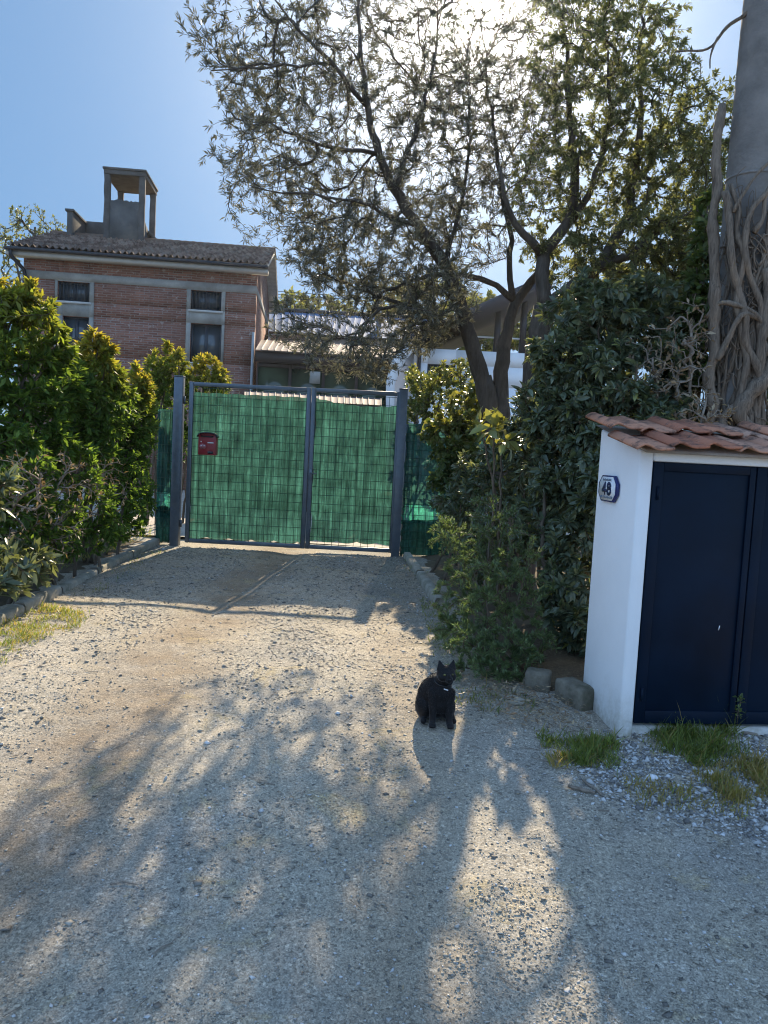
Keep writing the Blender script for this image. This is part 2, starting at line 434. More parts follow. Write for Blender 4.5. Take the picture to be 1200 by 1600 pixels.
kerb('kerb_stone', a, (a * .52 + b * .48), .10, .12, 'low kerb stone by the right gate post', 'kerb stones along the right hedge')
kerb('kerb_stone', (a * .5 + b * .5), b, .10, .12, 'low kerb stone vanishing under the rosemary', 'kerb stones along the right hedge')
STONE = plain('edging_stone', (.17, .15, .115), .92, .1, var=.4, scale=11, bump=.9, bscale=30, dirt=(.07, .075, .04))
def block(px0, py0, px1, py1, h, label):
    p, q = G(px0, py0), G(px1, py1)
    d = unit(q - p); n = np.array([-d[1], d[0], 0]); n = n if n[1] > 0 else -n
    m = MB(); m.obox(p - (0, 0, .05), q - p, n * .14, (0, 0, h + .05))
    return tag(m.build('edging_block', STONE, bevel=.018), label, 'edging block', 'stone edging blocks by the white cabinet')
block(818, 1080, 858, 1086, .125, 'mossy edging block tucked under the rosemary')
block(864, 1090, 906, 1113, .125, 'ochre edging block touching the white pillar')

# ================================================================== GATE
STEEL = plain('gate_steel', (.12, .145, .17), .42, .5, .55, var=.12, scale=14, dirt=(.16, .18, .19))
WIRE = plain('green_wire', (.02, .07, .045), .5, .4)
def netmat(name, col, dens, tr):
    t = NT(name); v = t.coord()
    # knitted shade cloth: vertical streaks of denser and thinner yarn
    st = t.noise(t.coord((26, 26, .8)), 1.0, 5, .7); blot = t.noise(v, 3.0, 4, .6)
    d = t.ramp(st, [(.36, .5), (.5, .95), (.66, 1.9)]); e = t.ramp(blot, [(.36, .65), (.64, 1.4)])
    hz = t.ramp(t.noise(t.coord((2, 2, 160)), 1.0, 2, .5), [(.3, .85), (.7, 1.12)])
    c = t.mix(1.0, t.mix(1.0, t.mix(1.0, col, d, 'MULTIPLY'), e, 'MULTIPLY'), hz, 'MULTIPLY')
    df = t.n('ShaderNodeBsdfDiffuse'); t.l(c, df.inputs[0])
    tl = t.n('ShaderNodeBsdfTranslucent'); t.l(t.mix(1.0, c, (1.3, 1.35, 1.3), 'MULTIPLY'), tl.inputs[0])
    ms = t.n('ShaderNodeMixShader'); ms.inputs[0].default_value = tr; t.l(df.outputs[0], ms.inputs[1]); t.l(tl.outputs[0], ms.inputs[2])
    tp = t.n('ShaderNodeBsdfTransparent'); m2 = t.n('ShaderNodeMixShader')
    t.l(t.math('MULTIPLY', t.ramp(st, [(.3, 1.5), (.7, .4)]), 1 - dens), m2.inputs[0])
    t.l(ms.outputs[0], m2.inputs[1]); t.l(tp.outputs[0], m2.inputs[2])
    return t.done(m2.outputs[0])
NET = netmat('green_shade_net', (.033, .096, .077), .955, .36)
NET2 = netmat('green_shade_net_single', (.04, .22, .15), .84, .5)
GD = 10.27
def gp(px, py, dd=0.0): return P(px, py, GD + dd)
GXL, GXR = gp(280, 860)[0], gp(619, 868)[0]
def post(name, xc, w_, top_px, label):
    zt = gp(*top_px)[2]; zb = float(gz(0, GD)) - .05
    r = thing(name, (xc, GD, zb + .05), label, 'gate post', 'square steel posts of the gate')
    m = MB(); m.box((xc - w_ / 2, GD - w_ / 2, zb), (xc + w_ / 2, GD + w_ / 2, zt)); m.build('post_shaft', STEEL, r, bevel=.006)
    m = MB(); m.box((xc - w_ / 2 - .004, GD - w_ / 2 - .004, zt + .001), (xc + w_ / 2 + .004, GD + w_ / 2 + .004, zt + .014)); m.build('post_cap', STEEL, r, bevel=.003)
    s = 1 if xc < 0 and name else -1
    for hz_ in (zt - .30, zb + .35):
        sg = 1 if xc < -1.5 else -1
        m = MB(); c = np.array([xc + sg * (w_ / 2 + .014), GD, hz_]); m.tube([c - (0, 0, .05), c + (0, 0, .05)], .014, 10); m.build('hinge', STEEL, r)
    return r, zt
_, ztl = post('gate_post', gp(277, 720)[0], .118, (280, 589), 'taller left steel post of the gate by the hedge')
_, ztr = post('gate_post', gp(624, 740)[0], .112, (631, 609), 'right steel post of the gate beside the yellow bush')
def wires(m, x0, x1, z0, z1, y, dx=.1, dz=.112, r=.0033):
    nx = int(round((x1 - x0) / dx)); nz = int(round((z1 - z0) / dz))
    for i in range(nx + 1):
        x = x0 + (x1 - x0) * i / nx
        m.tube([(x, y, z0), (x + RNG.normal(0, .002), y, (z0 + z1) / 2), (x, y, z1)], r, 5)
    for k in range(nz + 1):
        z = z0 + (z1 - z0) * k / nz
        m.tube([(x0, y - .007, z), ((x0 + x1) / 2, y - .007, z + RNG.normal(0, .003)), (x1, y - .007, z)], r, 5)
def net(x0, x1, ztop, zbot, y, sag=0.0, scal=.02, nscal=5, wav=.034, nx=90, nz=110, seed=0):
    u, v = np.meshgrid(np.linspace(0, 1, nx), np.linspace(0, 1, nz))
    edge = .012 * np.sin(v * 19 + seed) * (np.minimum(1, np.minimum(u, 1 - u) * 8) < 1)
    top = ztop(u) if callable(ztop) else ztop - sag * np.sin(u * math.pi)
    top = top + .012 * np.abs(np.sin(u * math.pi * 6 + seed)) 
    bot = zbot + scal * np.abs(np.sin(u * math.pi * nscal + seed)) ** .7 * -1 + scal
    Xn = x0 + (x1 - x0) * (u + (u - .5) * edge * 2); Z = bot + (top - bot) * v
    Yn = y + wav * (vnoise(u * 7 + seed, v * 3) + .7 * vnoise(u * 16 + seed, v * 2 + 4) + .5 * vnoise(u * 9 + v * 6, v * 14 + seed)) + .008 * vnoise(u * 3, v * 18 + seed)
    return np.stack([Xn, Yn, Z], -1)
def leaf(xa, xb, zt_a, zt_b, label, wide):
    zb = float(gz(0, GD)) + .045
    r = thing('gate_leaf', ((xa + xb) / 2, GD, zb), label, 'gate', 'two leaves of the driveway gate')
    m = MB(); s = .055; y0, y1 = GD - s / 2, GD + s / 2
    m.obox((xa, y0, zb), (s, 0, 0), (0, s, 0), (0, 0, zt_a - zb)); m.obox((xb - s, y0, zb), (s, 0, 0), (0, s, 0), (0, 0, zt_b - zb))
    m.obox((xa + s + .001, y0 + .002, zb + .002), (xb - xa - 2 * s - .002, 0, 0), (0, s - .004, 0), (0, 0, s))
    m.obox((xa + s + .001, y0 + .002, zt_a - s), (xb - xa - 2 * s - .002, 0, zt_b - zt_a), (0, s - .004, 0), (0, 0, s - .002))
    m.build('gate_frame', STEEL, r, bevel=.005)
    zt = min(zt_a, zt_b) - s
    m = MB(); wires(m, xa + s + .003, xb - s - .003, zb + s, zt - .02, GD - .012); m.build('wire_mesh', WIRE, r)
    m = MB()
    if wide: g = net(xa + s * .7, xb - s * .9, lambda u: gp(292, 613)[2] + (gp(481, 622)[2] - gp(292, 613)[2]) * u - .0 * u, gp(380, 846)[2], GD + .034, 0, .03, 5, seed=.7)
    else: g = net(xa + s * 1.0, xb - s * .9, lambda u: gp(499, 622)[2] + (gp(612, 634)[2] - gp(499, 622)[2]) * u - .055 * np.sin(u * math.pi) ** .8, gp(550, 850)[2], GD + .034, 0, .03, 4, seed=2.1)
    m.grid(g); m.build('shade_net', NET, r, smooth=True)
    return r
XM = (gp(482, 730)[0])
LEAF_L = leaf(GXL + .075, XM - .004, gp(292, 596)[2], gp(484, 606)[2], 'wide left gate leaf in green shade net with the red mailbox', True)
LEAF_R = leaf(XM + .004, GXR - .04, gp(492, 606)[2], gp(612, 612)[2], 'narrow right gate leaf whose green net sags at the top', False)
zl = gp(498, 742)[2]
m = MB(); m.box((XM + .012, GD - .05, zl - .075), (XM + .058, GD - .0285, zl + .075)); lk = m.build('lock_case', STEEL, LEAF_R, bevel=.004)
m = MB(); m.tube([(XM + .035, GD - .05, zl + .02), (XM + .035, GD - .085, zl + .02), (XM + .05, GD - .09, zl + .02), (XM + .12, GD - .09, zl + .015)], .008, 8); m.build('handle', STEEL, lk)
# side screens
def screen(x0, x1, ztop, label, seed, yy):
    zb = float(gz(0, yy)) + .02
    r = thing('fence_panel', ((x0 + x1) / 2, yy, zb - .02), label, 'fence panel', 'netted fence panels beside the gate')
    m = MB(); wires(m, x0, x1, zb, ztop - .02, yy - .012, .1, .112); m.build('wire_mesh', WIRE, r)
    zm1, zm0 = gp(256, 770)[2], gp(256, 797)[2]
    m = MB(); m.grid(net(x0, x1, ztop, zm1, yy + .02, 0, .006, 2, .03, 40, 80, seed)); m.build('upper_net', NET, r, smooth=True)
    m = MB(); m.grid(net(x0, x1, zm1 + .02, zm0 - .02, yy + .035, 0, .002, 2, .015, 40, 20, seed + 2)); m.build('single_net', NET2, r, smooth=True)
    m = MB(); m.grid(net(x0, x1, zm0 + .015, zb, yy + .02, -.03, .004, 2, .03, 40, 50, seed + 3)); m.grid(net(x0, x1, zm0 + .01, zb, yy + .05, -.03, .004, 2, .03, 40, 50, seed + 4)); m.build('lower_net', NET, r, smooth=True)
    m = MB()
    for xx in (x0 + .01, x1 - .01):
        m = MB(); m.tube([(xx, yy + .075, zb - .1), (xx, yy + .075, ztop)], .02, 10); m.build('fence_post', STEEL, r)
    return r
screen(gp(242, 750)[0], gp(267, 750)[0], gp(256, 640)[2], 'narrow strip of green netted fence left of the gate', 3.0, GD + .06)
screen(gp(632, 750)[0], gp(790, 750)[0], gp(660, 663)[2], 'green netted fence right of the gate half hidden by leaves', 5.0, GD + .06)

# mailbox
RED = plain('mailbox_red', (.30, .028, .036), .4, .5, var=.15, scale=20, dirt=(.25, .07, .07))
DARK = plain('mailbox_dark', (.025, .03, .04), .35, .5)
PAPER = plain('paper_label', (.75, .73, .72), .6, .3)
FADE = plain('faded_sticker', (.42, .16, .18), .6, .3, var=.35, scale=60)
x0, x1 = gp(314, 692)[0], gp(341.5, 692)[0]; z1, z0 = gp(328, 674)[2], gp(328, 711)[2]; yf = GD - .15; yb = GD - .03
r = thing('mailbox', ((x0 + x1) / 2, GD - .03, z0), 'small red metal mailbox hung on the green gate', 'mailbox')
W = x1 - x0; H = z1 - z0
m = MB(); m.prism([(0, 0), (W, 0), (W, H * .86), (W * .85, H * .92), (W * .15, H * .92), (0, H * .86)], (x0, yb, z0), (1, 0, 0), (0, 0, 1), (0, yf - yb, 0)); m.build('box', RED, r, bevel=.006)
arc = [(-.012 + (W + .024) * i / 12, H * .80 + H * .155 * math.sin(math.pi * (i / 12)) ** .35) for i in range(13)]
lid = [(-.012, H * .74)] + arc + [(W + .012, H * .74), (W + .004, H * .78)] + [(x - .0 if True else x, y - .012) for x, y in arc[::-1][1:-1]] + [(-.004, H * .78)]
m = MB(); m.prism(lid, (x0, yb + .002, z0), (1, 0, 0), (0, 0, 1), (0, yf - yb - .035, 0)); m.build('lid', DARK, r)
m = MB(); m.box((x0 + W * .14, yf - .003, z0 + H * .74), (x0 + W * .84, yf - .001, z0 + H * .81)); m.build('letter_slot', DARK, r)
m = MB(); m.box((x0 + W * .10, yf - .016, z0 + H * .81), (x0 + W * .88, yf - .001, z0 + H * .835)); m.build('slot_flap', RED, r)
m = MB(); m.box((x0 + W * .52, yf - .004, z0 + H * .49), (x0 + W * .86, yf - .001, z0 + H * .545)); m.build('name_label', PAPER, r)
m = MB(); m.box((x0 + W * .54, yf - .004, z0 + H * .06), (x0 + W * .84, yf - .001, z0 + H * .16)); m.build('lower_plate', DARK, r)
m = MB(); m.prism([(.045 * math.cos(q * math.pi / 12), .034 * math.sin(q * math.pi / 12)) for q in range(24)], (x0 + W * .27, yf - .001, z0 + H * .36), (1, 0, 0), (0, 0, 1), (0, -.0025, 0)); st_ = m.build('round_sticker', FADE, r)
m = MB()
for dx in (-.02, .018): m.prism([(.012 * math.cos(q * math.pi / 6), .006 * math.sin(q * math.pi / 6)) for q in range(12)], (x0 + W * .27 + dx, yf - .0036, z0 + H * .38), (1, 0, 0), (0, 0, 1), (0, -.002, 0))
m.build('sticker_mark', PAPER, st_)
m = MB(); m.prism([(.009 * math.cos(q * math.pi / 6), .009 * math.sin(q * math.pi / 6)) for q in range(12)], (x0 + W * .17, yf - .001, z0 + H * .55), (1, 0, 0), (0, 0, 1), (0, -.006, 0)); m.build('keyhole', PAPER, r)

# ================================================================== UTILITY CABINET
def plaster(name, col, dirtcol):
    t = NT(name); v = t.coord()
    n = t.noise(v, 4.0, 6, .6); n2 = t.noise(v, 30.0, 4, .6)
    c = t.mix(t.ramp(n, [(.35, 0.0), (.7, .35)]), col, tuple(q * .86 for q in col))
    sp = t.n('ShaderNodeSeparateXYZ'); t.l(v, sp.inputs[0])
    low = t.ramp(t.math('ADD', sp.outputs[2], t.math('MULTIPLY', n, .45)), [(.22, .9), (.48, 0.0)])
    c = t.mix(t.math('MULTIPLY', low, t.ramp(n2, [(.3, .35), (.65, 1.0)])), c, dirtcol)
    return t.done(t.bsdf(c, .85, .2, 0, t.bump(t.math('ADD', n, t.math('MULTIPLY', n2, .35)), .35, .012)))
WHITE = plaster('white_plaster', (.86, .86, .85), (.42, .38, .29))
NAVY = plain('navy_door_paint', (.002, .009, .022), .5, .14, var=.3, scale=3, dirt=(.005, .014, .030))
TERRA = None
def terramat():
    t = NT('terracotta'); v = t.coord(); a = t.attr('rnd')
    c = t.ramp(a, [(0, (.37, .14, .085)), (.5, (.53, .235, .14)), (1, (.47, .28, .20))])
    n = t.noise(v, 14.0, 6, .7); n2 = t.noise(v, 45.0, 4, .7)
    c = t.mix(t.ramp(n, [(.5, 0.0), (.66, .85)]), c, (.06, .055, .05))
    c = t.mix(t.ramp(n2, [(.62, 0.0), (.72, .7)]), c, (.40, .37, .30))
    return t.done(t.bsdf(c, .9, .15, 0, t.bump(n2, .6, .008)))
TERRA = terramat()
C0 = G(966, 1152); CD = C0[1]              # front-left corner on the ground
cz0 = C0[2]; th = rad(6.5)
cx = np.array([math.cos(th), math.sin(th), 0]); cy = np.array([-math.sin(th), math.cos(th), 0]); cz = np.array([0, 0, 1.0])
zw = onplane(990, 702, C0, np.array([cx[1], -cx[0], 0]))[2]     # wall top at the front
zwB = zw + .12
def CW(u, d, z): return np.array([C0[0], C0[1], 0]) + cx * u + cy * d + cz * z
def cu(px, py):
    p = onplane(px, py, C0, np.array([cx[1], -cx[0], 0])); return float(np.dot(p - C0, cx)), p[2]
uj = cu(1006, 920)[0]; zdt = cu(1022, 721)[1]; zdb = cu(990, 1131)[1]; um = cu(1169, 900)[0]
CW_W = um * 2 - uj + .16
print('cabinet', C0, zw, uj, um, CW_W, zdt, zdb)
cab = thing('utility_cabinet', C0, 'white plastered meter cabinet with tiled top and navy doors', 'meter cabinet')
DEP = .55
m = MB()
# left cheek, right cheek, lintel, back and sill as separate solids butted together
def side(u0, u1):
    m.prism([(0, cz0 - .12), (DEP, cz0 - .12), (DEP, zwB), (0, zw)], CW(u0, 0, 0), cy, cz, cx * (u1 - u0))
side(0, uj); side(CW_W - uj, CW_W)
m.obox(CW(uj + .0005, 0, zdt), cx * (CW_W - 2 * uj - .001), cy * .12, cz * (zw - zdt))
m.obox(CW(uj + .0005, DEP - .08, cz0 - .1), cx * (CW_W - 2 * uj - .001), cy * .079, cz * (zwB - cz0 + .08))
m.obox(CW(uj + .0005, .03, cz0 - .12), cx * (CW_W - 2 * uj - .001), cy * (DEP - .12), cz * (zdb - cz0 + .10))
m.build('cabinet_wall', WHITE, cab, bevel=.012)
# doors
def door(u0, u1, lab, hinge_left):
    dm = MB(); f = .016
    z0_, z1_ = zdb + .002, zdt - .003
    dm.obox(CW(u0, .012, z0_), cx * (u1 - u0), cy * .03, cz * (z1_ - z0_))
    d = dm.build('door', NAVY, cab, bevel=.003); tag(d, lab)
    dm = MB(); b = .055
    dm.obox(CW(u0 + .001, .002, z0_ + .001), cx * b, cy * f * .6, cz * (z1_ - z0_ - .002)); dm.obox(CW(u1 - b * .6 - .001, .002, z0_ + .001), cx * b * .6, cy * f * .6, cz * (z1_ - z0_ - .002))
    dm.obox(CW(u0 + b + .002, .0022, z1_ - b * .8), cx * (u1 - u0 - b * 1.6 - .004), cy * f * .6, cz * b * .8); dm.obox(CW(u0 + b + .002, .0022, z0_ + .001), cx * (u1 - u0 - b * 1.6 - .004), cy * f * .6, cz * b * 1.25)
    dm.build('door_frame', NAVY, d, bevel=.002)
    for zz in (z0_ + .16, z1_ - .16):
        dm = MB(); u_ = u0 + .03 if hinge_left else u1 - .03; dm.tube([CW(u_, -.004, zz - .035), CW(u_, -.004, zz + .035)], .007, 8); dm.build('hinge', NAVY, d)
    return d
door(uj + .004, um - .003, 'left navy metal door of the cabinet', True); d2 = door(um + .003, CW_W - uj - .004, 'right navy metal door cut by the photo edge', False)
dm = MB(); dm.tube([CW(um - .14, .0025, zdb + .52), CW(um - .136, .0015, zdb + .545)], .0025, 6); dm.build('scratch_chip', PAPER, cab)
# roof tiles: interlocking courses with a rounded roll
s0 = np.array([0, 0]); run = DEP + .28; rise = zwB - zw; sl = rise / DEP * 1.0
ang = math.atan2(rise + .02, DEP)
def RT(u, s, h):   # along the slope from the front eave
    return CW(u, -.13 + s * math.cos(ang), zw - .012 + s * math.sin(ang) + h)
m = MB(); tw = .19; prof_u = np.array([0, .10, .2, .3, .42, .52, .62, .72, .82, .92, 1.04]); 
prof_h = np.array([.0, .014, .023, .023, .013, .004, .001, .001, .003, .004, .008])
ncol = int((CW_W + .16) / tw) + 1
for row in range(2):
    for c in range(ncol):
        jit = RNG.normal(0, .006, 3); a_ = RNG.random(); th_ = .012
        us = -.085 + c * tw + prof_u * tw + jit[0]; s_a = row * .335 - (.0 if row else 0) + jit[1]; s_b = s_a + .40
        top = []
        for s_, hh in ((s_a, .034), (s_b, .008)):
            top.append([RT(u_, s_, h_ + hh + row * .012 + jit[2]) for u_, h_ in zip(us, prof_h)])
        top = np.array(top); bot = top - np.array([0, 0, th_])
        n = len(us); V = np.concatenate([top[0], top[1], bot[0], bot[1]])
        F = []
        for i in range(n - 1):
            F += [(i, i + 1, n + i + 1, n + i), (2 * n + i + 1, 2 * n + i, 3 * n + i, 3 * n + i + 1), (2 * n + i, 2 * n + i + 1, i + 1, i), (n + i, n + i + 1, 3 * n + i + 1, 3 * n + i)]
        F += [(0, n, 3 * n, 2 * n), (n - 1, 3 * n - 1, 4 * n - 1, 2 * n - 1)]
        m.add(V, F, 0, a_)
m.build('tile_roof', TERRA, cab)
m = MB(); m.prism([(-.06, zw + .001 - .06 * math.tan(ang)), (DEP + .1, zwB + .001 + .1 * math.tan(ang)), (DEP + .1, zwB + .025), (-.06, zw + .018 - .06 * math.tan(ang))], CW(.005, 0, 0), cy, cz, cx * (CW_W - .01)); m.build('roof_bed', plain('mortar', (.36, .31, .26), .95, .1, bump=.6), cab)
# enamel number plate on the left cheek
wn = -cx
pl_c = onplane(955, 763, C0 - cx * .003, cx)
pl_l = onplane(939, 763, C0 - cx * .003, cx); pl_r = onplane(968.5, 763, C0 - cx * .003, cx)
pw = abs(np.dot(pl_r - pl_l, cy)) ; pt = onplane(955, 743, C0 - cx * .003, cx); pb = onplane(955, 784.5, C0 - cx * .003, cx); ph = pt[2] - pb[2]
pc = (pl_l + pl_r) / 2; pc[2] = (pt[2] + pb[2]) / 2
print('plate', pw, ph)
ENW = plain('enamel_white', (.80, .82, .83), .25, .5, var=.05); ENB = plain('enamel_blue', (.012, .022, .12), .25, .5, var=.1); INK = plain('plate_ink', (.012, .022, .075), .35, .4); INKG = plain('plate_small_print', (.20, .25, .32), .5, .3)
ex_ = -cy; ez_ = cz              # reading direction seen from the left-front: right = towards the viewer
pr = thing('number_plate', pc, 'white enamel house number 48 with blue border on the pillar', 'house number')
def octa(w_, h_, c_): return [(-w_ / 2 + c_, -h_ / 2), (w_ / 2 - c_, -h_ / 2), (w_ / 2, -h_ / 2 + c_), (w_ / 2, h_ / 2 - c_), (w_ / 2 - c_, h_ / 2), (-w_ / 2 + c_, h_ / 2), (-w_ / 2, h_ / 2 - c_), (-w_ / 2, -h_ / 2 + c_)]
m = MB(); m.prism(octa(pw, ph, pw * .17), pc, ex_, ez_, -cx * .016); m.build('border', ENB, pr, bevel=.004)
m = MB(); m.prism(octa(pw * .84, ph * .89, pw * .14), pc - cx * .0165, ex_, ez_, -cx * .002); m.build('plate_face', ENW, pr)
def strokes(m, segs_, w_, ox, oz, sx, sz, lift=.019, th_=.0015):
    for k, ((ax, az), (bx, bz)) in enumerate(segs_):
        a_ = pc + ex_ * (ox + ax * sx) + ez_ * (oz + az * sz) - cx * (lift + k * .00012); b_ = pc + ex_ * (ox + bx * sx) + ez_ * (oz + bz * sz) - cx * (lift + k * .00012)
        d_ = unit(b_ - a_); n_ = np.cross(d_, cx); m.obox(a_ - d_ * w_ * .45 - n_ * w_ / 2, (b_ - a_) + d_ * w_ * .9, n_ * w_, -cx * th_)
m = MB(); dh = ph * .40; dw = pw * .19; st_w = pw * .062
strokes(m, [((.70, 0), (.70, 1)), ((.70, 1), (0, .30)), ((0, .30), (1.0, .30))], st_w, -pw * .235, -dh / 2, dw, dh)
m.build('digit', INK, pr)
m = MB()
def ring(cx0, cz0_, rx, rz): 
    q = [(cx0 + rx * math.cos(i * math.pi / 8), cz0_ + rz * math.sin(i * math.pi / 8)) for i in range(17)]
    return list(zip(q[:-1], q[1:]))
strokes(m, ring(.5, .27, .44, .27), st_w, pw * .03, -dh / 2, dw, dh); strokes(m, ring(.5, .77, .37, .23), st_w, pw * .03, -dh / 2, dw, dh, .0215)
m.build('digit', INK, pr)
m = MB()
def tiny(oz, wid, n_):
    for i in range(n_):
        x_ = -wid / 2 + wid * (i + .5) / n_
        if RNG.random() < .12: continue
        h_ = ph * .07 * (1 if RNG.random() < .8 else .7)
        sg = [((0, 0), (0, 1))] + ([((0, 1), (1, 1))] if RNG.random() < .6 else []) + ([((0, 0), (1, 0))] if RNG.random() < .6 else []) + ([((1, 0), (1, 1))] if RNG.random() < .5 else [])
        strokes(m, sg, pw * .009, x_ - wid / n_ * .3, oz, wid / n_ * .5, h_)
tiny(ph * .30, pw * .46, 13); m.build('small_print', INKG, pr)
m = MB(); tiny(-ph * .36, pw * .64, 18); m.build('small_print', INKG, pr)

# ================================================================== BRICK HOUSE
def brickmat():
    t = NT('old_brick'); tc = t.n('ShaderNodeTexCoord'); mp = t.n('ShaderNodeMapping'); t.l(tc.outputs['UV'], mp.inputs[0])
    b = t.n('ShaderNodeTexBrick'); wv = t.n('ShaderNodeVectorMath', operation='ADD')
    nz_ = t.n('ShaderNodeTexNoise'); t.l(mp.outputs[0], nz_.inputs['Vector']); nz_.inputs['Scale'].default_value = 5
    sc = t.n('ShaderNodeVectorMath', operation='SCALE'); t.l(nz_.outputs['Color'], sc.inputs[0]); sc.inputs['Scale'].default_value = .03
    t.l(mp.outputs[0], wv.inputs[0]); t.l(sc.outputs[0], wv.inputs[1]); t.l(wv.outputs[0], b.inputs['Vector'])
    b.inputs['Scale'].default_value = 1; b.inputs['Brick Width'].default_value = .25; b.inputs['Row Height'].default_value = .063
    b.inputs['Mortar Size'].default_value = .011; b.inputs['Mortar Smooth'].default_value = .3; b.inputs['Bias'].default_value = 0.1
    b.inputs['Color1'].default_value = (.16, .066, .047, 1); b.inputs['Color2'].default_value = (.35, .155, .108, 1); b.inputs['Mortar'].default_value = (.30, .245, .205, 1)
    v = wv.outputs[0]
    n = t.noise(v, .9, 6, .65, .3); n2 = t.noise(v, 7.0, 5, .7)
    c = t.mix(t.ramp(n, [(.4, .0), (.62, .75)]), b.outputs['Color'], (.23, .11, .075))
    c = t.mix(t.ramp(n2, [(.58, 0.0), (.68, .65)]), c, (.46, .40, .35))
    c = t.mix(t.ramp(t.noise(v, 2.4, 6, .7), [(.56, 0.0), (.68, .5)]), c, (.15, .085, .068))
    return t.done(t.bsdf(c, .92, .12, 0, t.bump(t.math('MULTIPLY', b.outputs['Fac'], -1.0), .5, .02)))
BRICK = brickmat()
RENDER = plain('old_cement_render', (.34, .32, .28), .92, .12, var=.22, scale=2.5, bump=.4, dirt=(.23, .22, .19))
DKCONC = plain('dark_weathered_concrete', (.10, .095, .088), .95, .1, var=.35, scale=1.6, bump=.5, bscale=14, dirt=(.19, .16, .13))
DKCONC2 = plain('weathered_beam_concrete', (.11, .102, .095), .95, .05, var=.3, scale=2.2, bump=.5, bscale=14, dirt=(.075, .07, .066))
GUTTER = plain('dark_gutter', (.035, .033, .036), .45, .4, .3)
FRAMEM = plain('window_frame_grey', (.035, .045, .055), .45, .4)
GLASSM = None
def glass(name, tint, rough=.04, var=.5):
    t = NT(name); v = t.coord(); n = t.noise(v, 1.1, 3, .5)
    c = t.mix(t.ramp(n, [(.35, 0.0), (.65, 1.0)]), tint, tuple(q * (1 + var * 2) for q in tint))
    return t.done(t.bsdf(c, rough, .7))
PANE = glass('dark_window_glass', (.035, .045, .05)); PANE2 = glass('porch_glass', (.022, .03, .018), .05, .8)
SILL = plain('pale_sill', (.52, .50, .46), .8, .2)
def rooftile():
    t = NT('brown_roof_tile'); v = t.coord(); a = t.attr('rnd')
    c = t.ramp(a, [(0, (.09, .056, .042)), (.5, (.165, .108, .08)), (1, (.27, .19, .145))])
    n = t.noise(v, 3.0, 6, .7); c = t.mix(t.ramp(n, [(.5, 0), (.68, .7)]), c, (.20, .18, .15))
    return t.done(t.bsdf(c, .9, .06, 0, None))
RTILE = rooftile()
HROT = rad(5.6)
hx = np.array([math.cos(HROT), math.sin(HROT), 0]); hy = np.array([-math.sin(HROT), math.cos(HROT), 0])
HN = -hy
HR = P(401, 436, 21.7); H0 = np.array([HR[0], HR[1], 0.0])
def HW(u, d, z): return H0 + hx * u + hy * d + np.array([0, 0, z])
def hu(px, py, d=0.0):
    p = onplane(px, py, H0 + hy * d, HN); return float(np.dot(p - H0, hx)), float(p[2])
HL = hu(37, 410)[0]; HD = 6.2; zRdg = P(431, 396, 24.7)[2]; zE = (hu(401, 425, -.5)[1] + .12 + .1226 * zRdg) / 1.1226
ovF, ovS = .38, .32; slope = (zRdg - zE) / (HD / 2)
print('house', H0, HL, zE, zRdg)
house = thing('brick_house', HW(HL / 2, HD / 2, 0), 'old two storey red brick house with brown tiled roof', 'house')
def avg_rect(x0, y0, x1, y1, d=0.0):
    a = hu(x0, y0, d); b = hu(x1, y1, d); c = hu(x0, y1, d); e = hu(x1, y0, d)
    return ((a[0] + c[0]) / 2, (b[1] + c[1]) / 2, (b[0] + e[0]) / 2, (a[1] + e[1]) / 2)
# photo edges of the openings (x0,y0,x1,y1): y at the middle of the edge
wins = {'ul': avg_rect(90, 440.5, 140, 471), 'ur': avg_rect(298, 454.5, 346, 485), 'll': avg_rect(97, 494.5, 138, 600), 'lr': avg_rect(296.5, 506, 345, 600)}
zlow = hu(320, 567)[1]
for k in ('ll', 'lr'): a = list(wins[k]); a[1] = zlow; wins[k] = tuple(a)
def uvbuild(m, name, mat, parent, org, ux, uy):
    """build with UV = metres along ux, uy"""
    o = m.build(name, mat, parent); me = o.data
    uv = me.uv_layers.new(name='UVMap'); off = offset_of(parent)
    co = np.empty(len(me.vertices) * 3, np.float32); me.vertices.foreach_get('co', co); co = co.reshape(-1, 3) + off - org
    li = np.empty(len(me.loops), np.int32); me.loops.foreach_get('vertex_index', li)
    U = np.stack([co @ ux, co @ uy], -1)[li]; uv.data.foreach_set('uv', U.astype(np.float32).ravel()); return o
Zv = np.array([0, 0, 1.0])
def wall_cells(u0, u1, z0, z1, holes):
    us = sorted({u0, u1, *[h[0] for h in holes], *[h[2] for h in holes]}); zs = sorted({z0, z1, *[h[1] for h in holes], *[h[3] for h in holes]})
    us = [q for q in us if u0 <= q <= u1]; zs = [q for q in zs if z0 <= q <= z1]
    for i in range(len(us) - 1):
        for k in range(len(zs) - 1):
            cu_, cz_ = (us[i] + us[i + 1]) / 2, (zs[k] + zs[k + 1]) / 2
            if not any(h[0] < cu_ < h[2] and h[1] < cz_ < h[3] for h in holes): yield us[i], us[i + 1], zs[k], zs[k + 1]
m = MB(); TH = .30
for a, b, c, d in wall_cells(HL, 0, -.3, zE + .10, list(wins.values())): m.obox(HW(a, 0, c), hx * (b - a), hy * TH, Zv * (d - c))
uvbuild(m, 'brick_wall', BRICK, house, H0, hx, Zv)
gab = [(TH + .002, -.3), (HD, -.3), (HD, zE), (HD / 2, zRdg - .04), (TH + .002, zE + TH * slope)]
m = MB(); m.prism(gab, HW(-.30, 0, 0), hy, Zv, hx * .298); uvbuild(m, 'brick_wall', BRICK, house, H0, hy, Zv)
m = MB(); m.prism(gab, HW(HL, 0, 0), hy, Zv, hx * .3); uvbuild(m, 'brick_wall', BRICK, house, H0, hy, Zv)
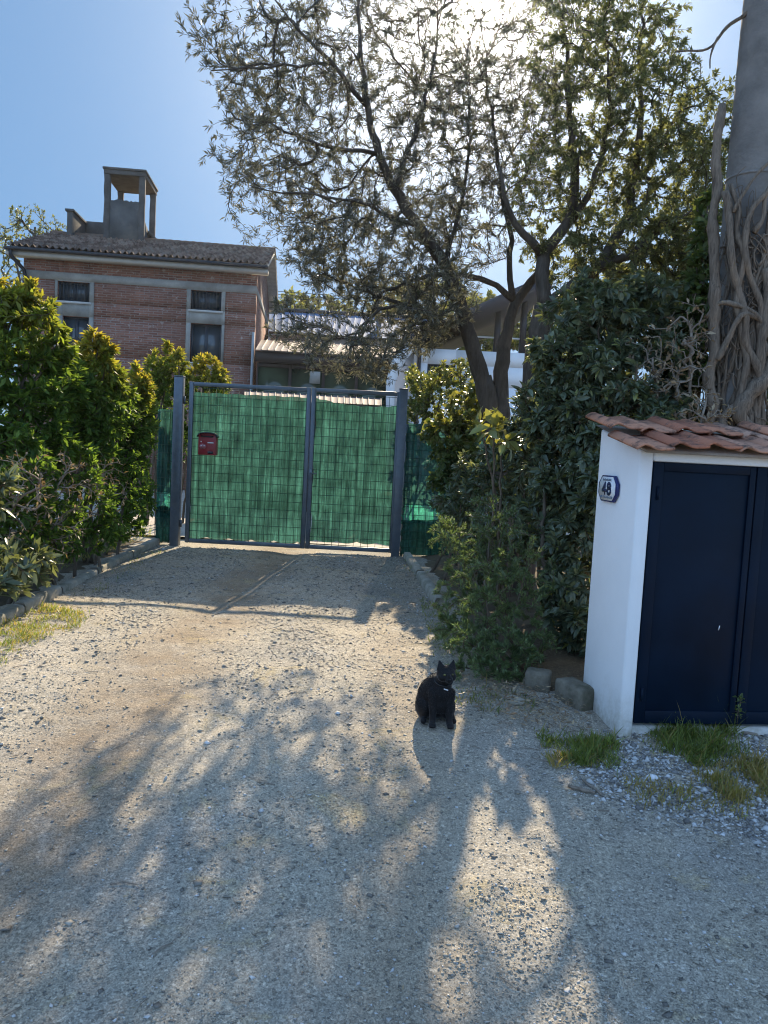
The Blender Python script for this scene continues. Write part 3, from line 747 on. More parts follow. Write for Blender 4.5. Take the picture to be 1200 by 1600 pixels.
m = MB(); m.obox(HW(HL + .302, HD - .3, -.3), hx * (-HL - .604), hy * .298, Zv * (zE + .3)); uvbuild(m, 'brick_wall', BRICK, house, H0, hx, Zv)
# cement band and window panels
zb1, zb0 = hu(398, 447)[1], hu(398, 459)[1]
m = MB(); 
pan = []
for (xa, xb, ky) in ((85.5, 146.5, 'l'), (291.5, 351.5, 'r')):
    pan.append((hu(xa, 480)[0], hu(xb, 490)[0]))
pz = .012
m.obox(HW(HL - .004, -pz, zb0), hx * (-HL + .012), hy * (pz - .001), Zv * (zb1 - zb0))
m.obox(HW(.001, .0, zb0 + .002), hx * .009, hy * HD * .98, Zv * (zb1 - zb0 - .004))
m.build('cement_band', RENDER, house)
for (a, b), ks in zip(pan, (('ul', 'll'), ('ur', 'lr'))):
    m = MB()
    for c in wall_cells(a, b, zlow - .3, zb0 - .001, [wins[k] for k in ks]): m.obox(HW(c[0], -pz, c[2]), hx * (c[1] - c[0]), hy * (pz - .001), Zv * (c[3] - c[2]))
    m.build('window_surround', RENDER, house)
for k, (a, z0_, b, z1_) in wins.items():
    m = MB(); f = .055; dd = .10
    m.obox(HW(a, dd, z0_), hx * f, hy * .06, Zv * (z1_ - z0_)); m.obox(HW(b - f, dd, z0_), hx * f, hy * .06, Zv * (z1_ - z0_))
    m.obox(HW(a + f, dd, z0_), hx * (b - a - 2 * f), hy * .06, Zv * f); m.obox(HW(a + f, dd, z1_ - f), hx * (b - a - 2 * f), hy * .06, Zv * f)
    mid = (a + b) / 2; m.obox(HW(mid - .045, dd - .004, z0_ + f), hx * .09, hy * .06, Zv * (z1_ - z0_ - 2 * f))
    if k[0] == 'l':
        m.obox(HW(a + .03, dd + .065, z1_ - .02), hx * (b - a - .06), hy * .05, Zv * .018)
    fr = m.build('window', FRAMEM, house)
    m = MB(); m.obox(HW(a + f * .5, dd + .03, z0_ + f * .5), hx * (b - a - f), hy * .012, Zv * (z1_ - z0_ - f)); m.build('pane', PANE, fr)
    if k[0] == 'u':
        m = MB(); n = 9
        for i in range(n):
            u = a + (b - a) * (i + .5) / n; m.tube([HW(u, .045, z0_), HW(u, .045, z1_)], .011, 6)
        m.build('bars', FRAMEM, fr)
        m = MB(); m.obox(HW(a - .05, -.05, z0_ - .06), hx * (b - a + .1), hy * .145, Zv * .058); m.build('sill', SILL, fr)
    else:
        m = MB(); m.obox(HW(a - .05, -.05, z0_ - .07), hx * (b - a + .1), hy * .145, Zv * .068); m.build('sill', SILL, fr)
# roof: two slopes of pantiles, one mesh
m = MB(); per = .17; crs = .30
for side_ in (0, 1):
    L = (HD / 2 + ovF) / math.cos(math.atan(slope)); nr = int(L / crs) + 1
    u0, u1 = HL - ovS, ovS; nc = int(round((u1 - u0) / per)); us = np.linspace(u0, u1, nc * 6 + 1)
    col = np.minimum((np.arange(len(us)) // 6), nc - 1); tone = RNG.random((nr + 1, nc))
    ph = (us - u0) / per * 2 * math.pi; wv = .05 * np.maximum(-.35, np.cos(ph))
    rows = []; ton = []
    for r_ in range(nr):
        for e in (0, .999):
            s_ = min(L, (r_ + e) * crs); q = s_ / L
            dd = -ovF + q * (HD / 2 + ovF) if side_ == 0 else HD + ovF - q * (HD / 2 + ovF)
            z_ = zE - ovF * slope + q * (HD / 2 + ovF) * slope + .10 + .05 * (1 - e) + wv
            z_ = z_ + .006 * vnoise(us * 3.1, us * 0 + r_ * 2.2)
            rows.append(np.stack([H0[0] + hx[0] * us + hy[0] * dd, H0[1] + hx[1] * us + hy[1] * dd, z_], -1)); ton.append(tone[r_][col])
    m.grid(np.array(rows), 0, side_ == 1, np.array(ton).ravel())
roof = m.build('roof', RTILE, house)
m = MB(); us = np.linspace(HL - ovS, ovS, 60); m.tube([HW(u, HD / 2, zRdg + .09 + .012 * (i % 2)) for i, u in enumerate(us)], .11, 10); m.build('ridge_tiles', RTILE, roof)
DECK = plain('soffit_boards', (.40, .36, .31), .8, .2, var=.2)
m = MB(); t_ = .09
m.prism([(-ovF, zE - ovF * slope), (HD / 2, zRdg), (HD + ovF, zE - ovF * slope), (HD + ovF, zE - ovF * slope + t_), (HD / 2, zRdg + t_), (-ovF, zE - ovF * slope + t_)], HW(HL - ovS + .01, 0, -.02), hy, Zv, hx * (-HL + 2 * ovS - .02)); m.build('roof_deck', DECK, roof)
m = MB(); zg = zE - ovF * slope
m.obox(HW(HL - ovS - .02, -ovF - .13, zg + .00), hx * (-HL + 2 * ovS + .04), hy * .12, Zv * .09); m.build('gutter', GUTTER, house, bevel=.03)
m = MB(); m.obox(HW(HL - ovS, -ovF - .006, zg - .10), hx * (-HL + 2 * ovS), hy * .35, Zv * .09); m.build('eave_board', plain('pale_eave', (.50, .46, .40), .8, .2, var=.1), house)
for uu in (HL + .02,):
    m = MB(); m.tube([HW(uu - .2, -ovF - .07, zg + .02), HW(uu - .2, -ovF - .07, zg - .12), HW(uu + .02, -.07, zg - .42), HW(uu + .03, -.07, zg - .6), HW(uu + .03, -.07, 0)], .05, 10); m.build('downpipe', GUTTER, house)
m = MB(); m.tube([HW(-.03, -.06, 0), HW(-.03, -.06, hu(397, 520)[1])], .04, 10); m.build('downpipe', plain('grey_pipe', (.35, .36, .36), .5, .4), house)

# roof tower: an open concrete cage over a blind wall
TD = HD / 2 - .35
def tu(px, py): return hu(px, py, TD)
ta, tb = tu(162, 330)[0], tu(225, 330)[0]; tz1 = tu(194, 263)[1]; tzo = tu(194, 313)[1]; TDP = 1.75; colw = .165
tw_ = tb - ta
zt0 = zRdg - .5
tower = thing('roof_tower', HW((ta + tb) / 2, TD + TDP / 2, zt0), 'ruined open concrete turret standing on the house roof', 'roof turret')
m = MB()
for (a, d) in ((ta, TD), (tb - colw, TD), (ta, TD + TDP - colw), (tb - colw, TD + TDP - colw)):
    q = MB(); k = 14
    zz = np.linspace(zt0, tz1 - .20, k); ring_ = []
    for z_ in zz:
        j = RNG.normal(0, .008, 4); ring_.append([HW(a + j[0], d + j[1], z_), HW(a + colw + j[2], d, z_), HW(a + colw, d + colw + j[3], z_), HW(a, d + colw, z_), HW(a + j[0], d + j[1], z_)])
    q.grid(np.array(ring_), flip=False); q.build('column', DKCONC2, tower)
m.obox(HW(ta - .02, TD - .02, tz1 - .20), hx * (tw_ + .04), hy * (TDP + .04), Zv * .13); m.obox(HW(ta - .05, TD - .05, tz1 - .069), hx * (tw_ + .1), hy * (TDP + .1), Zv * .07)
m.build('top_slab', DKCONC2, tower, bevel=.012)
m = MB()
top = [(0, 0)]; nn = 22
poly = [(ta + .03, zt0), (tb - .03, zt0)] + [(tb - .03 - (tw_ - .06) * i / nn, tzo + .02 * RNG.normal() + (.14 * (i == 0 or i == 1) * RNG.random() * 3)) for i in range(nn + 1)]
m.prism(poly, HW(0, TD + .02, 0), hx, Zv, hy * .14); m.build('turret_wall', DKCONC, tower)
m = MB(); zs_ = zRdg + .55
m.prism([(TD + .17, zt0), (TD + TDP - .17, zt0), (TD + TDP - .17, zs_ - .2), (TD + .5, zs_ + .05), (TD + .17, zs_ + .15)], HW(tb - .13, 0, 0), hy, Zv, hx * .11); m.build('turret_wall', DKCONC2, tower)
m = MB(); m.prism([(tb + .001, zs_ - .05), (tb + .34, zs_ - .33), (tb + .34, zs_ - .41), (tb + .001, zs_ - .14)], HW(0, TD + .55, 0), hx, Zv, hy * .9); m.build('small_canopy', DKCONC2, tower)
# low parapet left of the turret
pa, pb = tu(104.5, 350)[0], tu(116, 350)[0]; pz1 = tu(108, 327.5)[1]; zsl = hu(145, 347, TD + 1.45)[1]
par = thing('roof_parapet', HW((pa + ta) / 2, TD + .7, zt0), 'low weathered parapet beside the roof turret', 'parapet')
m = MB(); m.obox(HW(pa, TD, zt0), hx * .16, hy * 1.5, Zv * (pz1 - zt0 - .05)); m.obox(HW(pa - .05, TD - .05, pz1 - .049), hx * .26, hy * 1.6, Zv * .07); m.build('side_wall', DKCONC, par, bevel=.01)
m = MB(); m.obox(HW(pa + .161, TD + 1.38, zt0), hx * (ta - pa - .17), hy * .12, Zv * (zsl - zt0)); m.build('rear_wall', DKCONC, par, bevel=.01)

# ================================================================== PORCH, BLUE ROOFED BARN, WHITE HOUSE
PINK = plain('porch_sheet', (.48, .37, .285), .75, .08, 0, var=.14, scale=1.2, dirt=(.42, .33, .27))
BLUE = plain('blue_sheet', (.13, .19, .30), .75, .05, 0, var=.1, scale=1.0)
PALEW = plain('pale_wall', (.50, .48, .47), .85, .2, var=.12, scale=.8)
WHITEW = plain('white_house_wall', (.80, .79, .78), .8, .2, var=.07, scale=.8, dirt=(.62, .60, .57))
BROWNF = plain('brown_frame', (.045, .032, .026), .5, .4)
def rib_roof(m, p00, p10, p01, p11, n, h=.035):
    """corrugated sheet between eave p00->p10 and ridge p01->p11, n ribs"""
    p00, p10, p01, p11 = [np.array(q, float) for q in (p00, p10, p01, p11)]
    u = []
    for i in range(n):
        for q, z_ in ((0, 0), (.86, 0), (.89, 1), (.95, 1), (.98, 0)): u.append(((i + q) / n, z_))
    u.append((1, 0)); u = np.array(u); rows = []
    for v in np.linspace(0, 1, 3):
        a = p00 * (1 - v) + p01 * v; b = p10 * (1 - v) + p11 * v
        rows.append(a[None] + (b - a)[None] * u[:, :1] + np.array([0, 0, 1.0])[None] * u[:, 1:] * h)
    m.grid(np.array(rows))
    low = [r - np.array([0, 0, .02]) for r in (p00, p10, p11, p01)]; m.add(low, [(3, 2, 1, 0)])
PO_L, PO_R, PO_D = P(399, 546, 20.6), P(612, 559, 20.9), 0
PT_L, PT_R = P(408, 531, 22.6), P(626, 544, 22.9)
porch = thing('glazed_porch', (*((PO_L + PO_R) / 2)[:2], 0), 'dark glazed porch with beige ribbed roof beside the brick house', 'porch')
m = MB(); rib_roof(m, PO_L, PO_R, PT_L, PT_R, 21); m.build('porch_roof', PINK, porch)
dxp = (PO_R - PO_L); 
m = MB(); m.obox(PO_L + (0.0, .06, -.30), dxp, (0, .1, 0), (0, 0, .27)); m.build('fascia', BROWNF, porch)
b0 = PO_L + (0.02, .18, 0); zsill = P(500, 602, 20.8)[2] - .1
for i in range(4):
    a_ = b0 + dxp * (.985 * i / 4); e_ = dxp * (.985 / 4); a_[2] = 0
    zt_ = PO_L[2] + dxp[2] * i / 4 - .305
    m = MB(); m.obox(a_, e_ * .045, (0, .08, 0), (0, 0, zt_)); m.obox(a_ + e_ * .955, e_ * .045, (0, .08, 0), (0, 0, zt_)); m.obox(a_ + e_ * .0455, e_ * .909, (0, .08, 0), (0, 0, .9)); m.obox(a_ + e_ * .0455 + (0, 0, zt_ - .12), e_ * .909, (0, .08, 0), (0, 0, .12))
    wf = m.build('window', BROWNF, porch)
    m = MB(); m.obox(a_ + e_ * .03 + (0, .03, .8), e_ * .94, (0, .015, 0), (0, 0, zt_ - .85)); m.build('pane', PANE2, wf)
m = MB(); nb = P(492, 590, 20.72); m.box(nb - (.14, .0, .16), nb + (.14, .006, .16)); m.build('notice', RENDER, porch)
m = MB(); m.obox(PT_L + (0, .05, -3.0), PT_R - PT_L, (0, .15, 0), (0, 0, 2.9)); m.build('rear_wall', PALEW, porch)
# courtyard lean-to with a lit ribbed roof just behind the gate
LT = [P(382, 622, 15.0), P(596, 634, 15.2), P(382, 612, 16.1), P(596, 624.5, 16.3)]
lean = thing('lean_to', (*((LT[0] + LT[1]) / 2)[:2], 0), 'low lean-to with pinkish ribbed roof just above the gate net', 'lean-to')
m = MB(); rib_roof(m, LT[0], LT[1], LT[2], LT[3], 22, .03); m.build('roof', PINK, lean)
m = MB()
q = LT[3] - LT[2]; m.obox((LT[2][0], LT[2][1] + .03, 0), (q[0], q[1], 0), (0, .12, 0), (0, 0, LT[2][2] + .02)); m.build('rear_wall', plain('lean_to_wall', (.12, .10, .10), .9), lean)
for i in (0, 1):
    m = MB(); m.box((LT[i][0] - .04, LT[i][1] + .1, 0), (LT[i][0] + .04, LT[i][1] + .18, LT[i][2] - .03)); m.build('post', BROWNF, lean)
# blue roofed barn
BL, BRr = P(421, 519, 26.0), P(672, 534, 26.6); TL_, TR_ = P(421, 486, 30.5), P(690, 500, 31.2)
barn = thing('blue_roofed_barn', (*((BL + BRr) / 2)[:2], 0), 'pale barn with long blue sheet metal roof', 'barn')
m = MB(); rib_roof(m, BL, BRr, TL_, TR_, 26, .022); m.build('barn_roof', BLUE, barn)
m = MB(); q = BRr - BL; m.obox((BL[0], BL[1] + .25, 0), (q[0], q[1], 0), (0, .3, 0), (0, 0, BL[2] - .05)); m.obox((TL_[0], TL_[1] - .2, 0), (q[0], q[1], 0), (0, .2, 0), (0, 0, TL_[2] - .1)); m.build('barn_wall', PALEW, barn)
m = MB(); m.obox(BL + (0, -.08, -.05), q, (0, .1, 0), (0, 0, .07)); m.build('gutter', GUTTER, barn)
m = MB(); m.tube([TL_ + (0, 0, .05), TR_ + (0, 0, .05)], .09, 8); m.build('ridge_cap', GUTTER, barn)
def flue(px, ytop, ybot, D, label, caps):
    b_ = P(px, ybot, D); t_ = P(px + 2, ytop, D)
    r = thing('chimney_flue', b_, label, 'chimney', 'flues on the blue roof')
    x, y = b_[0], b_[1]
    m = MB(); m.tube([(x, y, b_[2] - .3), (x, y, t_[2] - .05)], .10, 12); m.build('pipe', plain('flue_metal', (.3, .31, .33), .4, .5, .5), r)
    for (fa, fb, rr_) in caps:
        za = b_[2] + (t_[2] - b_[2]) * fa; zb_ = b_[2] + (t_[2] - b_[2]) * fb
        m = MB(); m.tube([(x, y, za), (x, y, za + .04), (x, y, zb_ - .04), (x, y, zb_)], [rr_ * .8, rr_, rr_, rr_ * .8], 12); m.build('cowl', GUTTER, r)
flue(592, 461, 505, 28.5, 'taller flue with two dark cowls on the blue roof', ((.05, .36, .16), (.55, .62, .15), (.78, 1.0, .15)))
flue(642, 502, 530, 27.5, 'short dark flue at the right end of the blue roof', ((.15, .9, .16),))
# white house with the sloping dark roof
WD = 19.5
WL, WR = P(648, 541, WD), P(905, 551, WD)
wz = P(700, 546, WD)[2]
wh = thing('white_house', (*((WL + WR) / 2)[:2], 0), 'white house with dark raked roof and open terrace behind the olive', 'house')
wxa = WL[0]; wxb = WR[0]
win_w = (P(668, 570, WD)[0], P(668, 600, WD)[2], P(712, 570, WD)[0], P(690, 569, WD)[2])
m = MB()
for a, b, c, d in wall_cells(wxa, wxb, -.2, wz, [win_w]): m.box((a, WD, c), (b, WD + .25, d))
m.box((wxa, WD + .251, -.2), (wxa + .25, WD + 5, wz)); m.box((wxb - .25, WD + .251, -.2), (wxb, WD + 5, wz)); m.box((wxa + .251, WD + 4.75, -.2), (wxb - .251, WD + 5, wz))
m.build('white_wall', WHITEW, wh)
m = MB(); m.box((wxa + .26, WD + .26, wz - .25), (wxb - .26, WD + 4.74, wz - .05)); m.build('terrace_floor', CONC, wh)
m = MB(); a, c, b, d = win_w; m.box((a, WD + .1, c), (b, WD + .14, d)); wf = m.build('window', FRAMEM, wh)
m = MB(); m.box((a + .04, WD + .09, c + .04), (b - .04, WD + .098, d - .04)); m.build('pane', PANE2, wf)
m = MB(); lz = P(652, 540, WD)[2]
r0_, r1_ = P(628, 538, WD - .5), P(862, 452, WD - .5)
r0_[1] = r1_[1] = WD - .55; dr_ = r1_ - r0_
m.prism([(0, 0), (dr_[0], dr_[2]), (dr_[0], dr_[2] + .42), (0, .14)], r0_, (1, 0, 0), (0, 0, 1), (0, 6.0, 0)); m.build('raked_roof', plain('dark_fascia', (.03, .034, .045), .6, .2), wh)
for px, yy in ((775, 0), (815, 0)):
    x = P(px, 520, WD + .3)[0]; zt_ = r0_[2] + (x - r0_[0]) / dr_[0] * dr_[2] + .05
    m = MB(); m.box((x - .07, WD + .02, wz + .002), (x + .07, WD + .2, zt_)); m.build('terrace_post', GUTTER, wh)
m = MB(); zr = P(780, 527, WD)[2]; m.tube([(wxa + 1.2, WD + .1, zr), (wxb - .3, WD + .1, zr)], .022, 8); m.build('rail', plain('pale_rail', (.6, .6, .58), .5), wh)
m = MB(); dpx = P(655, 560, WD)[0]; m.tube([(wxa - .35, WD - .2, wz + .08), (dpx - .03, WD - .1, wz + .06), (dpx, WD - .07, wz - .1), (dpx, WD - .07, 0)], .05, 10); m.build('downpipe', GUTTER, wh)
# raked white buttress with the arched underside, left end of the white house
ax = [P(px, py, WD - .3) for px, py in ((634, 530), (609, 572), (603, 600), (603, 760), (612, 760), (617, 600), (624, 580), (634, 562), (646, 548), (646, 540))]
m = MB(); o_ = np.array([0, WD - .45, 0]); m.prism([(q[0], q[2]) for q in ax], o_, (1, 0, 0), (0, 0, 1), (0, .3, 0)); m.build('arched_buttress', WHITEW, wh)
ax2 = [P(px, py, WD + 1.4) for px, py in ((646, 540), (615, 585), (606, 640), (606, 760), (650, 760), (650, 540))]
m = MB(); m.prism([(q[0], q[2]) for q in ax2], (0, WD + .3, 0), (1, 0, 0), (0, 0, 1), (0, .2, 0)); m.build('inner_wall', PALEW, wh)

# overhead cables far behind
m = None
CAB = plain('cable_black', (.03, .03, .035), .6)
for i, (ya, yb, D, lab) in enumerate(((447, 448, 36, 'highest thin cable crossing the sky right of the brick house'), (451.5, 454, 36, 'middle thin cable crossing the sky right of the brick house'), (457, 458, 36, 'lowest thin cable crossing the sky right of the brick house'))):
    a, b = P(300, ya - 4, D), P(900, yb + 22, D + 4); tt = np.linspace(0, 1, 24)
    m = MB(); m.tube([a + (b - a) * q - np.array([0, 0, 1.1 * 4 * q * (1 - q) * .25]) for q in tt], .014, 5)
    tag(m.build('overhead_cable', CAB), lab, 'cable', 'overhead cables behind the house')
for px, lab in ((295, 'cable pole hidden behind the brick house'), (910, 'cable pole hidden behind the trees')):
    a = P(px, 450, 36 if px < 600 else 40); 
    m = MB(); m.tube([(a[0], a[1], -.5), (a[0], a[1], a[2] + .4)], [.16, .1], 10); tag(m.build('cable_pole', DKCONC2, smooth=True), lab, 'pole')

# ================================================================== PLANTS
BARK_OLIVE = barkmat('olive_bark', (.045, .036, .028), (.115, .098, .08))
BARK_TWIG = barkmat('twig_bark', (.075, .055, .038), (.17, .135, .10))
BARK_DEAD = barkmat('dead_twig_bark', (.15, .115, .085), (.30, .25, .20))
BARK_VINE = barkmat('vine_bark', (.06, .046, .036), (.25, .195, .145), (90, 90, 7))
L_OLIVE = leafmat('olive_leaf', (.085, .09, .06), (.15, .15, .11), back=(.20, .20, .165), trans=.36, tcol=(1.3, 1.22, .95))
L_PITTO = leafmat('evergreen_leaf', (.095, .11, .055), (.18, .195, .095), trans=.42, tcol=(1.6, 1.5, .8))
L_PHOT = leafmat('photinia_leaf', (.05, .10, .024), (.125, .20, .045), tip=(.40, .30, .06), trans=.48, rough=.55, spec=.25)
L_LAUREL = leafmat('laurel_leaf', (.065, .088, .055), (.145, .175, .11), tip=(.32, .32, .08), trans=.28, rough=.36, spec=.5)
L_IVY = leafmat('ivy_leaf', (.05, .08, .03), (.12, .16, .055), tip=(.32, .30, .10), trans=.3, rough=.38)
L_ROSE = leafmat('rosemary_needle', (.08, .12, .055), (.17, .22, .10), tip=(.30, .29, .38), trans=.3, tcol=(1.5, 1.6, .7))
L_FAR = leafmat('far_leaf', (.08, .10, .035), (.17, .18, .07), trans=.45)
L_GRASS = leafmat('grass_blade', (.08, .12, .03), (.17, .22, .06), tip=(.33, .25, .10), trans=.45)
L_DRY = leafmat('dry_leaf', (.15, .10, .065), (.33, .25, .16), trans=.15, rough=.7)

LIMB = []
def grow(limbs, targets, rng, step=.16, r_tip=.0028, expo=.5, bend=.35, rmax=None):
    """limbs: list of (points, r0, r1). Twigs reach every target from the nearest older wood."""
    pos = []; par = []; rl = []; dirs = []; LIMB.clear()
    def near(p):
        if not pos: return -1
        return int(np.argmin(((np.array(pos) - p) ** 2).sum(1)))
    for (pts, r0, r1) in limbs:
        pts = np.asarray(pts, float)
        s = np.r_[0, np.cumsum(np.linalg.norm(np.diff(pts, axis=0), axis=1))]; n = max(2, int(s[-1] / (step * .8)))
        t = np.linspace(0, s[-1], n); Q = np.stack([np.interp(t, s, pts[:, k]) for k in range(3)], -1)
        if n > 4:
            for _ in range(3): Q[1:-1] = .25 * Q[:-2] + .5 * Q[1:-1] + .25 * Q[2:]
        Q[1:-1] += rng.normal(0, .012, (n - 2, 3)) * min(1.0, step * 6)
        p = near(Q[0]); LIMB.append((len(pos), len(pos) + n, p))
        for i in range(n):
            pos.append(Q[i]); par.append(p); rl.append(r0 + (r1 - r0) * i / (n - 1)); dirs.append(unit(Q[min(i + 1, n - 1)] - Q[max(i - 1, 0)])); p = len(pos) - 1
    nl = len(pos)
    cap = nl + len(targets) * 60
    PA = np.zeros((cap, 3)); DA = np.zeros((cap, 3)); PA[:nl] = pos; DA[:nl] = dirs; n = nl
    par = par + [0] * (cap - nl)
    d0 = np.array([((PA[:nl] - t) ** 2).sum(1).min() for t in targets])
    tips = []
    for ti in np.argsort(d0):
        t = targets[ti]; df = t - PA[:n]; d2 = np.sqrt((df ** 2).sum(1)) + 1e-6
        cs = (df * DA[:n]).sum(1) / d2
        j = int(np.argmin(d2 * (1.5 - .8 * cs)))
        d = float(d2[j]); p0 = PA[j]; ctrl = p0 + DA[j] * d * .38 + rng.normal(0, .035, 3) * d
        k = max(2, min(50, int(d / step))); u = np.linspace(0, 1, k + 1)[1:, None]
        Q = p0 * (1 - u) ** 2 + 2 * ctrl * u * (1 - u) + t * u ** 2
        Q[:-1] += rng.normal(0, .006, (k, 3))[:-1]
        prev = j; full = [p0]
        for q in Q:
            PA[n] = q; DA[n] = unit(q - PA[prev]); par[n] = prev; prev = n; full.append(q); n += 1
        tips.append((n - 1, np.array(full)))
    PA = PA[:n]; DA = DA[:n]; par = np.array(par[:n]); cnt = np.zeros(n)
    for (i, _) in tips: cnt[i] += 1
    for i in range(n - 1, 0, -1):
        if par[i] >= 0: cnt[par[i]] += cnt[i]
    r = r_tip * np.maximum(1, cnt) ** expo
    if rmax: r = np.minimum(r, rmax)
    r[:nl] = np.maximum(np.array(rl), np.minimum(r[:nl], np.array(rl) * 1.25))
    return PA, DA, par, r, tips, nl

def wood(mb, PA, par, r, nl, m=0):
    for (a, b, p) in LIMB:
        pts = PA[a:b]; rr_ = r[a:b].copy()
        for _ in range(2): rr_[1:-1] = .25 * rr_[:-2] + .5 * rr_[1:-1] + .25 * rr_[2:]
        mb.tube(pts, rr_, 12 if rr_.max() > .03 else 6, m, rough=.26 if rr_.max() > .03 else .05)
    i = np.where(par >= 0)[0]; i = i[i >= nl]; pr = par[i]
    ra = np.minimum(r[pr], r[i] * 1.5)
    thick = r[i] > .012
    for sel, n in ((thick, 9), (~thick, 4)):
        if sel.any():
            ii = i[sel]; d = PA[ii] - PA[par[ii]]
            mb.segs(PA[par[ii]] - d * .06, PA[ii] + d * .04, ra[sel], r[ii], n, m)

def dress(mb, tips, rng, L, W, n_per, span, spread=.9, up=.0, simple=True, tintf=None, pair=False, Lv=.25, m=0, droop=.12):
    P0 = []; D0 = []
    for (_, path) in tips:
        seg = np.diff(path, axis=0); sl_ = np.linalg.norm(seg, axis=1); s = np.r_[0, np.cumsum(sl_)]
        n = max(2, int(n_per * rng.uniform(.6, 1.4)))
        t = s[-1] - rng.random(n) ** 1.2 * min(span, s[-1])
        if pair: t = np.repeat(t[: (n + 1) // 2], 2)
        Q = np.stack([np.interp(t, s, path[:, k]) for k in range(3)], -1)
        k = np.clip(np.searchsorted(s, t, side='right') - 1, 0, len(seg) - 1)
        P0.append(Q); D0.append(seg[k] / np.maximum(sl_[k], 1e-6)[:, None])
    Pq = np.concatenate(P0); Dq = np.concatenate(D0); N = len(Pq)
    rv = unit(rng.normal(size=(N, 3)))
    if pair:
        rv[1::2] = -rv[0::2][: len(rv[1::2])]
    side_ = unit(rv - (rv * Dq).sum(1, keepdims=True) * Dq)
    dr = unit(Dq * .75 + side_ * spread + np.array([0, 0, up]))
    nr = unit(rng.normal(size=(N, 3)) * .55 + np.array([0, 0, 1.0]))
    LL = L * (1 + Lv * rng.normal(size=N)).clip(.45, 1.7)
    tint = tintf(Pq, rng) if tintf else 0.0
    mb.leaves(Pq + dr * .004, dr, nr, LL, LL * W, rng.random(N), tint, simple, m, droop=droop)
    return N

def blob_targets(blobs, rng, dens, shell=0.0):
    """blobs (px,py,D,rx,ry,rD,w): photo size in pixels at distance D"""
    out = []
    for (px, py, D, rx, ry, rD, w_) in blobs:
        n = int(dens * w_); c = P(px, py, D); sx = rx * D / FPX; sz = ry * D / FPX
        v = unit(rng.normal(size=(n, 3))); q = rng.random((n, 1)) ** (1 / (3 + shell * 6))
        v = v * q; out.append(c + v * np.array([sx, rD, sz]))
    return np.concatenate(out)
PLANTN = [0]
def plant(name, label, cat, limbs, blobs, dens, leaf, bark, lmat, seed, group=None, shell=0.0, step=.16, r_tip=.0028, base=None, crown='crown', wname='trunk', expo=.5, extra=None, rmax=None, tfun=None, tkeep=None):
    rng = np.random.default_rng(seed)
    T = blob_targets(blobs, rng, dens, shell)
    T = T[T[:, 2] > gz(T[:, 0], T[:, 1]) + .04]
    if tkeep is not None: T = T[tkeep(T)]
    PA, DA, par, r, tips, nl = grow(limbs, T, rng, step, r_tip, expo, rmax=rmax)
    b = PA[0] if base is None else base
    root = thing(name, (b[0], b[1], float(gz(b[0], b[1]))), label, cat, group)
    m = MB(); wood(m, PA, par, r, nl); m.build(wname, bark, root, smooth=True)
    m = MB()
    N = dress(m, tips, rng, **leaf)
    if extra: extra(m, rng)
    m.build(crown, lmat, root)
    PLANTN[0] += N
    return root
def stems(base_pts, blobs, r0, r1, rng, spread=.5):
    """one stem from the ground to the heart of each blob"""
    L = []
    for k, (px, py, D, rx, ry, rD, w_) in enumerate(blobs):
        c = P(px, py, D); b = np.array(base_pts[k % len(base_pts)], float) + np.r_[rng.normal(0, .06, 2), 0]
        b[2] = float(gz(b[0], b[1])) - .03
        mid = b * .5 + c * .5; mid[:2] = b[:2] * .65 + c[:2] * .35 + rng.normal(0, .05, 2)
        L.append(([b, mid, c], r0, r1))
    return L
def line(pts): return [P(*p) for p in pts]

